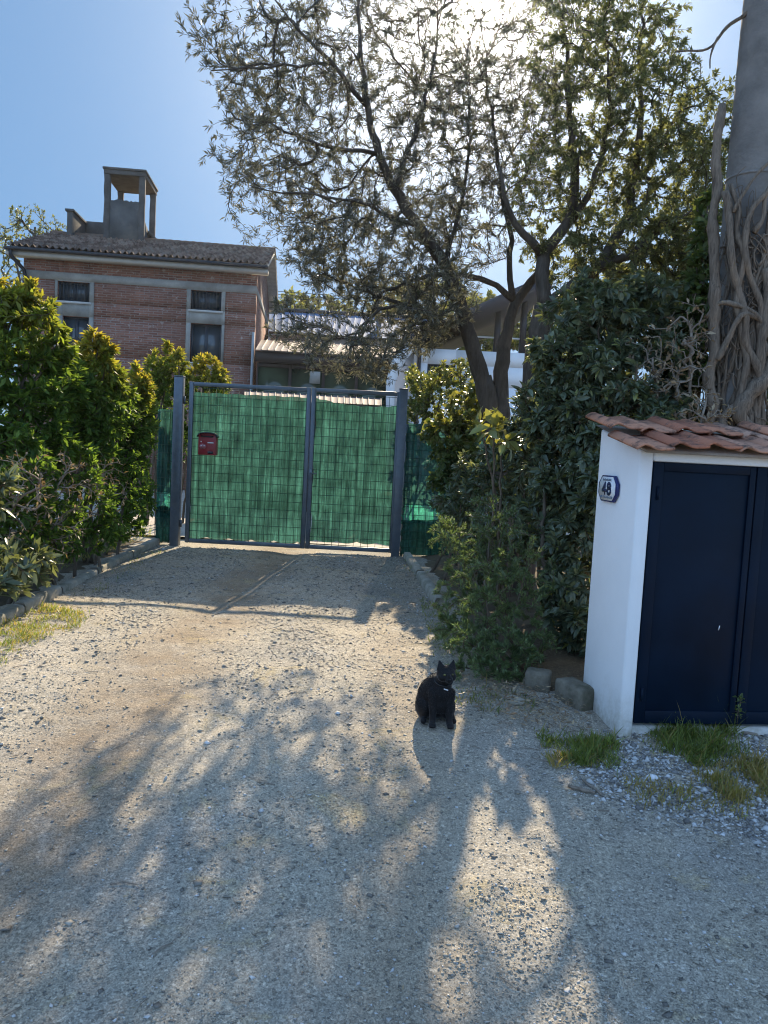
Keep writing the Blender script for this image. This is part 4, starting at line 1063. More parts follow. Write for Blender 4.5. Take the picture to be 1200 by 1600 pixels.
# ---- olive tree
rng = np.random.default_rng(11)
bx = P(783, 700, 8.6); base = np.array([bx[0] + .02, bx[1], -.05])
ol = [
    ([base, P(790, 760, 8.6), P(774, 665, 8.55), P(762, 625, 8.5), P(756, 590, 8.5)], .18, .085),
    ([P(772, 650, 8.52), P(755, 600, 8.5), P(740, 560, 8.5), P(732, 510, 8.45), P(722, 478, 8.4), P(708, 440, 8.3), P(695, 408, 8.2), P(655, 355, 8.0), P(618, 295, 7.9), P(588, 240, 7.8), P(572, 165, 7.7), P(562, 60, 7.6), P(560, -60, 7.5)], .10, .005),
    ([P(782, 670, 8.52), P(782, 600, 8.54), P(785, 560, 8.55), P(792, 510, 8.6), P(803, 474, 8.6), P(825, 450, 8.6), P(843, 425, 8.6)], .10, .04),
    ([P(803, 474, 8.6), P(793, 430, 8.6), P(800, 370, 8.7), P(785, 300, 8.7), P(770, 200, 8.8), P(760, 90, 8.8)], .036, .007),
    ([P(587, 240, 7.8), P(550, 234, 7.6), P(510, 229, 7.4), P(462, 219, 7.3), P(420, 190, 7.2)], .022, .005),
    ([P(655, 355, 8.0), P(600, 330, 7.7), P(540, 310, 7.5), P(450, 300, 7.2), P(390, 290, 7.0)], .022, .004),
    ([P(806, 472, 8.6), P(783, 446, 8.55), P(735, 427, 8.4), P(680, 425, 8.2), P(630, 440, 8.0), P(580, 470, 7.9)], .035, .01),
    ([P(716, 520, 8.4), P(690, 500, 8.3), P(655, 488, 8.2), P(610, 468, 8.0), P(560, 452, 7.9)], .04, .01),
    ([P(700, 508, 8.35), P(660, 500, 8.1), P(620, 510, 7.9), P(598, 548, 7.8), P(590, 580, 7.75)], .022, .006),
    ([P(690, 500, 8.3), P(640, 470, 8.0), P(585, 480, 7.7), P(555, 520, 7.6), P(545, 550, 7.55)], .022, .006),
    ([P(572, 165, 7.7), P(520, 100, 7.5), P(470, 50, 7.3), P(430, 0, 7.2)], .022, .006),
    ([P(520, 100, 7.5), P(440, 100, 7.3), P(380, 110, 7.1), P(330, 110, 7.0)], .015, .005),
    ([P(618, 295, 7.9), P(650, 200, 8.0), P(680, 100, 8.1), P(690, 0, 8.2)], .025, .006),
    ([P(695, 408, 8.2), P(720, 330, 8.5), P(735, 230, 8.6), P(730, 130, 8.6)], .028, .006),
]
def OB(px, py, rx, ry, w_, D=None):
    rx *= 1.18; ry *= 1.18
    D = D if D else 8.3 + (px - 600) * .0016 + rng.normal(0, .25)
    return (px, py, D, rx, ry, 1.2, w_)
ob = [OB(430, 50, 85, 60, .8), OB(540, 50, 85, 80, .95), OB(640, 95, 80, 85, .75), OB(475, 145, 95, 65, 1.1), OB(580, 185, 95, 75, .9), OB(345, 105, 38, 28, .28), OB(390, 150, 45, 45, .40),
      OB(375, 265, 42, 40, .26), OB(395, 330, 45, 40, .22), OB(455, 240, 75, 55, .8), OB(505, 325, 75, 55, 1.2), OB(560, 395, 85, 55, 1.2), OB(490, 395, 50, 40, .55), OB(640, 330, 80, 65, 1.05), OB(700, 250, 85, 75, 1.25),
      OB(760, 165, 90, 75, 1.1), OB(720, 60, 75, 60, .55), OB(805, 75, 80, 75, .9), OB(820, 220, 70, 85, 1.1), OB(740, 360, 70, 55, .9), OB(690, 150, 60, 50, .6), OB(660, 420, 75, 50, .7),
      OB(530, 455, 60, 35, .4), OB(610, 470, 60, 35, .65), OB(690, 475, 50, 40, .8), OB(655, 520, 45, 30, .5), OB(560, -60, 170, 60, 1.2), OB(760, -60, 130, 55, 1.0), OB(525, 545, 60, 40, .55, 7.6), OB(590, 555, 40, 40, .5, 7.8), OB(465, 520, 40, 30, .25, 7.5)]
olive_tree = plant('olive_tree', 'large olive tree with thin silvery leaves leaning over the gate', 'tree', ol, ob, 300,
      dict(L=.053, W=.20, n_per=14, span=.36, spread=.62, up=.2, simple=True, pair=True), BARK_OLIVE, L_OLIVE, 21, step=.17, r_tip=.0016, expo=.40)
# ---- evergreen tree on the right
tb = P(833, 640, 7.6)
ev = [
    ([(tb[0] + .02, tb[1], -.05), P(832, 620, 7.6), P(834, 573, 7.6), P(843, 515, 7.6), P(851, 480, 7.6)], .13, .10),
    ([P(851, 480, 7.6), P(846, 440, 7.6), P(845, 395, 7.6), P(868, 374, 7.7), P(893, 346, 7.8), P(902, 300, 7.8), P(893, 220, 7.8), P(885, 100, 7.9), P(880, 0, 8)], .07, .010),
    ([P(845, 395, 7.6), P(812, 360, 7.5), P(790, 325, 7.4), P(780, 260, 7.3)], .045, .012),
    ([P(851, 480, 7.6), P(872, 460, 7.6), P(894, 443, 7.6), P(935, 420, 7.5), P(990, 398, 7.4), P(1050, 340, 7.4)], .055, .014),
    ([P(935, 420, 7.5), P(985, 330, 7.6), P(1000, 220, 7.7), P(1000, 100, 7.8), P(1005, 0, 7.8)], .05, .012),
    ([P(1000, 280, 7.7), P(1040, 220, 7.5), P(1075, 150, 7.4)], .025, .008),
    ([P(893, 346, 7.8), P(930, 290, 7.6), P(950, 200, 7.5), P(950, 80, 7.5)], .035, .008),
]
def EB(px, py, rx, ry, w_, D=None): return (px, py, D or 7.6 + rng.normal(0, .3), rx, ry, .9, w_)
eb = [EB(900, 60, 80, 75, .9), EB(975, 60, 65, 65, .75), EB(1030, 60, 35, 70, .35), EB(900, 180, 85, 75, 1.15), EB(1000, 170, 80, 80, 1.15), EB(1075, 200, 40, 60, .5), EB(930, 290, 85, 65, 1.1), EB(1030, 290, 75, 75, 1.2), EB(1095, 300, 35, 60, .55),
      EB(890, 390, 70, 50, .85), EB(980, 385, 75, 45, 1.0), EB(1060, 380, 55, 55, .9), EB(840, 300, 50, 60, .5), EB(930, -60, 110, 60, 1.0), EB(920, 450, 50, 40, .5), EB(1085, 400, 40, 50, .7), EB(1075, 470, 45, 45, .7), EB(1110, 230, 25, 60, .35), EB(1120, 330, 20, 60, .3), EB(1010, 450, 60, 40, .7)]
plant('evergreen_tree', 'bushy yellow green evergreen tree between the olive and the concrete pole', 'tree', ev, eb, 200,
      dict(L=.045, W=.34, n_per=24, span=.5, spread=.95, simple=True), BARK_OLIVE, L_PITTO, 22, step=.14, r_tip=.0018, expo=.43)
# out-of-frame tops over the drive (their shade falls on the road in front)
def twigs(label, blobs, base_px, dens, seed, leaf, lm, name='hedge_shrub', cat='shrub', bark=BARK_TWIG, nb=7, spreadx=.6, spready=.7, group=None, r_tip=.0026):
    rg = np.random.default_rng(seed); b = P(*base_px)
    bases = [(b[0] + rg.uniform(-spreadx, spreadx), b[1] + rg.uniform(-spready, spready), 0) for _ in range(nb)]
    return plant(name, label, cat, stems(bases, blobs, .02, .006, rg), blobs, dens, leaf, bark, lm, seed, group, step=.1, r_tip=r_tip, crown='foliage', wname='stem', rmax=.016)
twigs('ivy hanging on the left flank of the concrete pole', [(1092, 420, 6.2, 22, 50, .25, .8), (1085, 500, 6.1, 25, 50, .25, 1.0), (1075, 580, 6.0, 30, 40, .25, .9), (1105, 330, 6.25, 12, 50, .2, .35)], (1080, 800, 6.1), 60, 57, dict(L=.06, W=.6, n_per=16, span=.35, spread=1.1, simple=False), L_IVY, name='ivy_bush', cat='bush', nb=3, spreadx=.15, spready=.1)
# ---- photinia hedge on the left
def redtips(zlo, zhi, pr=.8):
    def f(Pq, rg): return np.clip((Pq[:, 2] - zlo) / (zhi - zlo), 0, 1) ** 2.2 * pr * (rg.random(len(Pq)) ** .5)
    return f
phl = dict(L=.072, W=.34, n_per=26, span=.40, spread=.8, up=.3, simple=False, droop=.18)
def photinia(label, blobs, base_px, dens, seed, zlo, zhi, n_base=3, leaf=None):
    rg = np.random.default_rng(seed)
    b = P(*base_px); bases = [(b[0] - .3 + rg.normal(0, .15), b[1] + rg.normal(0, .25), 0) for _ in range(n_base)]
    L = stems(bases, blobs, .026, .008, rg)
    d = dict(phl); dens = dens * 1.5; d['tintf'] = redtips(zlo, zhi); d.update(leaf or {})
    return plant('photinia_shrub', label, 'shrub', L, blobs, dens, d, BARK_TWIG, L_PHOT, seed, 'photinia shrubs of the left hedge', step=.12, r_tip=.0022, crown='foliage', wname='stem', rmax=.02)
photinia('tallest photinia shrub of the left hedge at the photo edge',
    [(48, 458, 6.9, 9, 22, .1, .14), (22, 470, 6.9, 9, 20, .1, .12), (75, 482, 7.0, 9, 20, .1, .12), (-5, 462, 6.8, 9, 20, .1, .12), (95, 525, 7.2, 8, 18, .1, .1), (15, 480, 6.9, 45, 35, .35, .5), (40, 520, 6.9, 55, 60, .5, 1.0), (-30, 560, 6.7, 60, 90, .5, .8), (60, 600, 7.1, 55, 60, .5, 1.1), (20, 660, 6.9, 70, 60, .5, 1.0), (70, 690, 7.2, 50, 50, .45, .8), (105, 600, 7.6, 30, 45, .4, .7), (95, 560, 7.4, 28, 40, .35, .5), (-60, 520, 6.6, 60, 90, .5, .6)], (-10, 900, 7.0), 60, 31, 1.7, 2.8)
photinia('orange tipped photinia shrub, second from the left, below the left window',
    [(150, 530, 8.2, 7, 16, .1, .12), (170, 548, 8.2, 7, 16, .1, .1), (130, 550, 8.2, 7, 16, .1, .1), (188, 590, 8.5, 6, 14, .1, .08), (152, 552, 8.2, 28, 28, .3, .45), (150, 590, 8.2, 38, 40, .4, .9), (125, 640, 8.1, 45, 45, .4, 1.0), (165, 660, 8.3, 45, 45, .4, .9), (90, 620, 7.6, 35, 40, .35, .6), (180, 625, 8.6, 30, 40, .4, .7), (135, 690, 8.1, 50, 40, .4, 1.0)], (130, 880, 8.2), 62, 32, 1.5, 2.35)
photinia('photinia shrub next to the netted strip left of the gate',
    [(212, 580, 9.3, 6, 14, .1, .1), (230, 600, 9.3, 5, 14, .1, .1), (212, 612, 9.3, 26, 33, .35, .8), (195, 640, 9.2, 32, 40, .4, .9), (225, 660, 9.4, 16, 55, .35, .8), (190, 700, 9.2, 40, 45, .4, .8)], (200, 860, 9.3), 66, 33, 1.3, 2.1)
photinia('round photinia shrub behind the left gate post', [(262, 545, 12.4, 6, 12, .1, .1), (280, 555, 12.4, 6, 12, .1, .1), (240, 560, 12.4, 6, 12, .1, .1), (262, 578, 12.4, 33, 36, .4, 1.1), (255, 620, 12.4, 38, 45, .4, 1.2), (240, 600, 12.4, 25, 35, .4, .7), (260, 680, 12.4, 40, 50, .4, .8)], (258, 830, 12.4), 60, 34, 1.8, 2.9)
photinia('small photinia shrub behind the left gate leaf', [(325, 585, 12.6, 30, 28, .35, .9), (300, 610, 12.6, 30, 40, .4, .7), (345, 600, 12.6, 18, 25, .3, .5), (320, 650, 12.6, 40, 45, .4, .8)], (320, 820, 12.6), 58, 35, 1.7, 2.6)
# bare lower twigs of the hedge with few leaves
lo = dict(L=.062, W=.42, n_per=24, span=.35, spread=1.0, simple=True)
twigs('twiggy dark lower hedge shrub nearest the photo edge', [(-20, 760, 6.2, 70, 80, .4, 1), (30, 740, 6.5, 60, 70, .4, 1.2), (70, 800, 6.8, 60, 70, .4, 1.2), (10, 840, 6.3, 60, 60, .4, 1.0), (-60, 840, 6.0, 70, 80, .4, .8)], (-45,  900, 6.4), 55, 41, lo, L_PHOT, group='bare lower shrubs of the left hedge')
twigs('twiggy dark lower hedge shrub in the middle of the left hedge', [(110, 720, 7.4, 55, 50, .4, 1.1), (130, 790, 7.6, 55, 60, .4, 1.2), (90, 830, 7.2, 50, 50, .4, 1.0), (150, 830, 7.9, 45, 40, .4, .9)], (70,  880, 7.6), 55, 42, lo, L_PHOT, group='bare lower shrubs of the left hedge')
twigs('twiggy dark lower hedge shrub close to the gate', [(190, 750, 8.8, 45, 55, .4, 1.2), (215, 770, 9.4, 26, 60, .4, 1.1), (190, 810, 8.8, 40, 35, .4, 1.0), (218, 700, 9.5, 22, 50, .4, .9)], (150,  860, 9.0), 62, 43, lo, L_PHOT, group='bare lower shrubs of the left hedge')
twigs('low leafy weed bush at the left edge under the hedge', [(0, 900, 5.6, 45, 45, .25, 1.0), (45, 880, 6.2, 40, 40, .25, .8), (-40, 800, 5.5, 40, 50, .25, .7), (0, 760, 5.6, 22, 22, .2, .3)], (0, 940, 5.7), 38, 44, dict(L=.10, W=.36, n_per=14, span=.3, spread=1.0, up=.3, simple=False, tintf=lambda p, r: r.random(len(p)) * .15), L_LAUREL, name='weed_bush', cat='bush', nb=5, spreadx=.4, spready=.3)

# ---- right-hand planting
lau = dict(L=.064, W=.38, n_per=44, span=.4, spread=1.15, Lv=.35, simple=False, droop=.22, tintf=lambda p, r: (r.random(len(p)) > .97) * .7)
twigs('tall dark laurel hedge shrub left of the cabinet', [(880, 560, 6.3, 55, 60, .5, 1.0), (860, 650, 6.3, 60, 60, .5, 1.2), (905, 650, 6.0, 45, 70, .45, 1.1), (880, 740, 6.1, 55, 65, .45, 1.2), (915, 760, 5.7, 30, 70, .4, 1.0), (890, 850, 5.8, 50, 70, .4, 1.1), (885, 940, 5.5, 45, 60, .35, .9), (840, 800, 6.4, 50, 80, .5, 1.0), (905, 1000, 5.3, 35, 50, .3, .5)], (900, 1010, 5.9), 62, 51, lau, L_LAUREL, name='laurel_shrub', nb=8, spreadx=.4, spready=.5, group='laurel shrubs of the right hedge')
twigs('laurel shrub around the foot of the olive tree', [(850, 655, 7.5, 45, 55, .5, 1.0), (815, 735, 7.2, 60, 65, .5, 1.2), (760, 760, 7.6, 55, 70, .5, 1.1), (770, 850, 7.0, 60, 70, .45, 1.0), (720, 790, 8.0, 45, 70, .5, 1.0), (872, 600, 7.4, 38, 55, .4, .8), (800, 695, 7.6, 30, 38, .35, .8)], (790, 900, 7.3), 60, 52, dict(lau, L=.058), L_LAUREL, name='laurel_shrub', nb=8, spreadx=.5, spready=.5, group='laurel shrubs of the right hedge')
twigs('tangled laurel shrub rising behind the tiled cabinet roof', [(940, 500, 6.2, 55, 55, .5, 1.0), (1000, 470, 6.3, 55, 50, .5, .9), (960, 590, 6.0, 60, 60, .5, 1.2), (1030, 560, 6.2, 50, 60, .5, 1.0), (900, 480, 6.6, 50, 50, .5, .8), (1070, 520, 6.4, 35, 70, .4, .7), (980, 650, 5.8, 70, 40, .4, 1.1), (1050, 640, 6.0, 50, 40, .4, .8)], (980, 900, 6.1), 64, 53, dict(lau, n_per=38), L_LAUREL, name='laurel_shrub', nb=8, spreadx=.5, spready=.3, group='laurel shrubs of the right hedge')
yb = dict(L=.052, W=.5, n_per=26, span=.35, spread=1.0, simple=False, tintf=lambda p, r: np.clip((p[:, 2] - 1.5) / 1.2, 0, 1) * r.random(len(p)) * .9)
twigs('sunlit yellowish bush behind the right gate post', [(672, 610, 11.4, 40, 40, .5, 1.2), (700, 640, 11.2, 45, 45, .5, 1.2), (650, 650, 11.6, 30, 40, .4, .8), (645, 590, 12.2, 14, 20, .3, .3), (720, 590, 11.2, 40, 35, .4, .8), (690, 700, 11.2, 50, 50, .5, .8), (660, 600, 12.2, 20, 20, .3, .3)], (680, 840, 11.4), 72, 54, yb, L_IVY, name='yellow_bush', cat='bush', nb=6)
twigs('ivy bush covering the green fence right of the gate', [(700, 680, 9.3, 40, 40, .35, 1.0), (735, 720, 9.0, 40, 55, .4, 1.1), (705, 760, 9.0, 32, 50, .35, .9), (735, 640, 9.2, 40, 40, .4, .9), (740, 800, 8.7, 40, 60, .4, 1.0)], (730, 880, 9.0), 66, 55, dict(L=.075, W=.7, n_per=18, span=.35, spread=1.1, simple=False, tintf=lambda p, r: np.clip((p[:, 2] - 1.35) / .6, 0, 1) * r.random(len(p)) * .8), L_IVY, name='ivy_bush', cat='bush', nb=5)
# rosemary: upright stems of needles
def rosemary(label, blobs, base_px, dens, seed, tint):
    rg = np.random.default_rng(seed); b = P(*base_px); 
    bases = [(b[0] + rg.uniform(-.22, .3), b[1] + rg.uniform(-.25, .35), 0) for _ in range(7)]
    return plant('rosemary_bush', label, 'bush', stems(bases, blobs, .014, .004, rg), blobs, dens, dict(L=.029, W=.19, n_per=62, span=.30, spread=.9, simple=True, up=.5, tintf=lambda p, r: (r.random(len(p)) > .9) * tint * np.clip((p[:, 2] - .5) * 2, 0, 1)), BARK_TWIG, L_ROSE, seed, 'rosemary bushes by the drive', step=.08, r_tip=.0016, crown='foliage', wname='stem', rmax=.012, tfun=None)
rosemary('tall rosemary bush with pale flowers beside the cat', [(695, 835, 6.4, 24, 38, .2, .7), (730, 860, 6.1, 42, 60, .3, 1.0), (780, 850, 5.8, 50, 60, .35, 1.2), (712, 930, 5.8, 40, 55, .25, 1.0), (760, 940, 5.2, 60, 70, .35, 1.3), (820, 900, 5.3, 50, 80, .35, 1.1), (705, 985, 5.4, 28, 28, .2, .5), (770, 800, 6.0, 40, 30, .3, .5), (740, 1010, 5.0, 50, 40, .28, .9)], (762, 1065, 5.1), 62, 61, .9)
rosemary('low rosemary bush spreading over the edging blocks', [(790, 1020, 4.85, 55, 38, .25, 1.0), (735, 1045, 4.8, 40, 28, .2, .6), (830, 1010, 4.95, 40, 45, .25, .8), (780, 1055, 4.75, 40, 18, .18, .5)], (790, 1075, 4.85), 58, 62, .2)
# large-leaved seedling in front of the olive
twigs('pale large-leaved sapling against the olive trunk', [(770, 670, 6.6, 22, 20, .12, .5), (748, 655, 6.7, 10, 10, .1, .2), (785, 690, 6.6, 15, 15, .12, .3)], (775, 900, 6.7), 12, 63, dict(L=.13, W=.45, n_per=7, span=.15, spread=1.0, simple=False, droop=.3, tintf=lambda p, r: .35 + .4 * r.random(len(p))), L_LAUREL, name='sapling', cat='plant', nb=1, spreadx=.02, spready=.02)
twigs('dark hedge shrub right behind the cabinet at the photo edge', [(1195, 620, 6.8, 25, 60, .4, 1.0), (1240, 560, 6.8, 50, 80, .4, 1.0)], (1210, 800, 6.8), 60, 64, lau, L_LAUREL, name='laurel_shrub', nb=3, group='laurel shrubs of the right hedge')

# ---- far trees
def fartree(label, blobs, bpx, D, seed, dens=45, lm=L_FAR, L=.16, n_per=26, thin=False):
    b = P(bpx, 600, D); 
    rg = np.random.default_rng(seed); lim = []
    cz_ = P(blobs[0][0], max(q[1] for q in blobs), D)
    top = P(blobs[0][0], min(q[1] for q in blobs) , D)
    lim.append(([(b[0], b[1], -.4), cz_, top], .2, .05))
    for q in blobs: lim.append(([cz_ * .8 + np.array([b[0], b[1], 0]) * .2, P(q[0], q[1], q[2])], .07, .02))
    return plant('background_tree', label, 'tree', lim, blobs, dens, dict(L=L, W=.5, n_per=n_per, span=1.2, spread=1.0, simple=True), BARK_OLIVE, lm, seed, 'trees behind the houses', step=.5, r_tip=.008)
fartree('thin pale spring tree left of the brick house', [(55, 355, 34, 40, 35, 1.5, .9), (20, 390, 34, 45, 40, 1.5, 1.0), (-30, 400, 34, 50, 60, 1.5, 1.0), (85, 370, 34, 25, 25, 1.2, .4), (10, 440, 34, 40, 40, 1.5, .8)], 10, 34, 71, 90, n_per=12, L=.11)
fartree('olive green tree seen between the brick house and the flues', [(460, 475, 44, 28, 24, 2, 1.0), (500, 480, 45, 30, 22, 2, 1.0), (535, 490, 45, 30, 26, 2, .8)], 480, 44, 72, 50, L=.22)
fartree('light green tree behind the blue barn', [(640, 470, 38, 40, 30, 2, 1.0), (600, 480, 38, 30, 25, 2, .8), (690, 450, 38, 40, 40, 2, 1.0)], 640, 38, 73, 60, L=.22)
fartree('dense dark tree filling the open terrace', [(740, 500, 30, 60, 40, 2, 1.2), (820, 500, 30, 60, 45, 2, 1.2), (780, 540, 30, 80, 40, 2, 1.2), (880, 520, 30, 50, 50, 2, 1.0)], 790, 30, 74, 75, L=.22)
fartree('dark tree to the right beyond the hedge', [(950, 470, 26, 70, 60, 2, 1.2), (1040, 500, 26, 70, 60, 2, 1.2), (1100, 480, 26, 50, 80, 2, 1.0), (1180, 520, 26, 70, 80, 2, 1.0)], 1040, 26, 75, 60, L=.2)
print('leaves', PLANTN[0])

# ================================================================== CONCRETE POLE AND ITS OLD VINE
POLEC = plain('pole_concrete', (.205, .19, .175), .95, .1, var=.3, scale=3.0, bump=.8, bscale=30, dirt=(.29, .265, .235))
PD = 5.9
pa_ = P(1147, 640, PD); PX, PY = pa_[0], pa_[1]
def prad(z): return .238 - .0125 * z
pole = thing('concrete_pole', (PX, PY, 0), 'massive tapering grey concrete pole wrapped in old vine', 'utility pole')
m = MB(); zz = np.linspace(-.2, 9.5, 60); m.tube([(PX, PY, z) for z in zz], [prad(z) for z in zz], 40, rough=.006); m.build('shaft', POLEC, pole, smooth=True)
zc = P(1165, 283, PD)[2]; m = MB(); m.tube([(PX, PY, zc), (PX, PY, zc + .018)], prad(zc) + .004, 40); m.build('joint_band', POLEC, pole)
vine = thing('climbing_vine', (PX - .1, PY - .3, 0), 'thick leafless vine stems twisted round the concrete pole', 'vine')
rng = np.random.default_rng(91)
def vstem(pts, r0, r1, label=None):
    pts = np.asarray(pts, float)
    s = np.r_[0, np.cumsum(np.linalg.norm(np.diff(pts, axis=0), axis=1))]; n = max(8, int(s[-1] / .035)); t = np.linspace(0, s[-1], n)
    Q = np.stack([np.interp(t, s, pts[:, k]) for k in range(3)], -1)
    for _ in range(4): Q[1:-1] = .25 * Q[:-2] + .5 * Q[1:-1] + .25 * Q[2:]
    ph_ = rng.random() * 9
    w_ = np.stack([vnoise(t * 5 + ph_, t * 0), vnoise(t * 5 + ph_, t * 0 + 7), vnoise(t * 4 + ph_, t * 0 + 13)], -1) * .035
    Q = Q + w_
    rr_ = (r0 + (r1 - r0) * t / s[-1]) * (1 + .35 * vnoise(t * 11 + ph_, t * 0 + 3))
    m = MB(); m.tube(Q, np.maximum(.002, rr_), 9, rough=.28); return m.build('stem', BARK_VINE, vine, smooth=True)
def surf(ang, z, off): 
    r_ = prad(z) + off; return np.array([PX + r_ * math.sin(ang), PY - r_ * math.cos(ang), z])   # ang 0 faces the camera, negative = left
# hand-laid main stems (photo measures, at the pole's own distance)
DF = PD - .27
vstem([P(1200, 690, DF), P(1150, 652, DF - .02), P(1172, 622, DF - .03), P(1200, 580, DF), P(1225, 520, DF + .05)], .055, .05)
vstem([P(1135, 690, DF), P(1128, 655, DF), P(1150, 640, DF), P(1186, 590, DF), P(1192, 500, DF), P(1200, 420, DF)], .035, .03)
vstem([P(1108, 665, DF + .05), P(1112, 560, DF + .05), P(1118, 470, DF + .06), P(1112, 380, DF + .1), P(1118, 300, DF + .15), P(1124, 220, DF + .18), P(1130, 165, DF + .2)], .04, .032)
vstem([P(1150, 640, DF), P(1172, 560, DF), P(1150, 480, DF), P(1160, 400, DF), P(1150, 330, DF + .03), P(1140, 290, DF + .05)], .028, .018)
vstem([P(1185, 600, DF), P(1165, 520, DF - .02), P(1150, 440, DF), P(1140, 380, DF), P(1132, 300, DF + .05)], .03, .022)
vstem([P(1195, 560, DF), P(1185, 480, DF), P(1168, 420, DF - .02), P(1162, 360, DF), P(1175, 320, DF), P(1205, 295, DF)], .028, .016)
vstem([P(1120, 560, DF), P(1160, 490, DF - .03), P(1195, 500, DF - .03), P(1230, 510, DF)], .022, .02)
vstem([P(1100, 500, DF + .1), P(1130, 470, DF), P(1175, 490, DF - .03), P(1210, 540, DF)], .018, .018)
vstem([P(1178, 365, DF), P(1195, 350, DF), P(1200, 300, DF), P(1215, 260, DF)], .018, .012)
vstem([P(1150, 330, DF), P(1158, 305, DF), P(1180, 275, DF), P(1215, 245, DF)], .014, .008)
for k in range(24):
    a0 = rng.uniform(-1.3, .9); z0 = rng.uniform(1.2, 1.7); z1 = rng.uniform(2.4, 3.4); n = 7
    an = a0 + np.cumsum(rng.normal(0, .22, n)); zs = np.linspace(z0, z1, n) + rng.normal(0, .06, n)
    vstem([surf(an[i], zs[i], .02 + .02 * rng.random()) for i in range(n)], rng.uniform(.010, .026), rng.uniform(.006, .014))
for k in range(120):
    a0 = rng.uniform(-1.6, .6); z0 = rng.uniform(1.4, 3.0); n = 6
    an = a0 + np.cumsum(rng.normal(0, .32, n)); zs = z0 + np.cumsum(rng.normal(.03, .12, n))
    vstem([surf(an[i], zs[i], .03 + .05 * rng.random()) for i in range(n)], rng.uniform(.003, .008), .0025)
vstem([P(1182, 12, PD - .02), P(1156, 24, PD - .05), P(1134, 34, PD), P(1121, 60, PD), P(1108, 77, PD + .05), P(1060, 84, PD + .2)], .016, .006)
vstem([P(1121, 60, PD), P(1112, 80, PD), P(1108, 110, PD)], .01, .004)
# tangle of dry stems at the foot of the pole and behind the tiles
rg = np.random.default_rng(92); lim = []
tb_ = [(1000, 600, 5.9, 60, 40, .25, 1.0), (1060, 590, 5.7, 50, 50, .3, 1.2), (1080, 520, 5.7, 30, 60, .25, .8), (965, 625, 5.9, 55, 25, .25, .6), (1100, 640, 5.5, 50, 30, .25, .8), (1020, 560, 5.8, 50, 50, .3, .6)]
b = P(1060, 800, 5.8); lim = stems([(b[0] + q, b[1], 0) for q in (-.3, 0, .2)], tb_, .02, .008, rg)
plant('dry_bush', 'tangle of bare grey dry stems behind the cabinet roof', 'bush', lim, tb_, 75, dict(L=.045, W=.4, n_per=1, span=.2, spread=1.0, simple=True), BARK_DEAD, L_DRY, 93, step=.06, r_tip=.0026, crown='dry_leaves', wname='stem', rmax=.014)
# dead shoots hanging in the left hedge
tb_ = [(30, 770, 6.1, 60, 80, .3, 1.0), (95, 770, 6.9, 60, 70, .3, 1.0), (155, 760, 7.8, 50, 60, .3, 1.0), (75, 840, 6.7, 60, 40, .3, .8)]
b = P(20, 890, 6.9); lim = stems([(b[0] + rg.normal(0, .1), b[1] + rg.normal(0, .15), 0) for _ in range(6)], tb_, .014, .006, rg)
plant('dry_bush', 'pale dry leafless stems inside the left hedge', 'bush', lim, tb_, 95, dict(L=.04, W=.4, n_per=1, span=.2, spread=1.0, simple=True), BARK_DEAD, L_DRY, 94, step=.06, r_tip=.0022, crown='dry_leaves', wname='stem', rmax=.010)

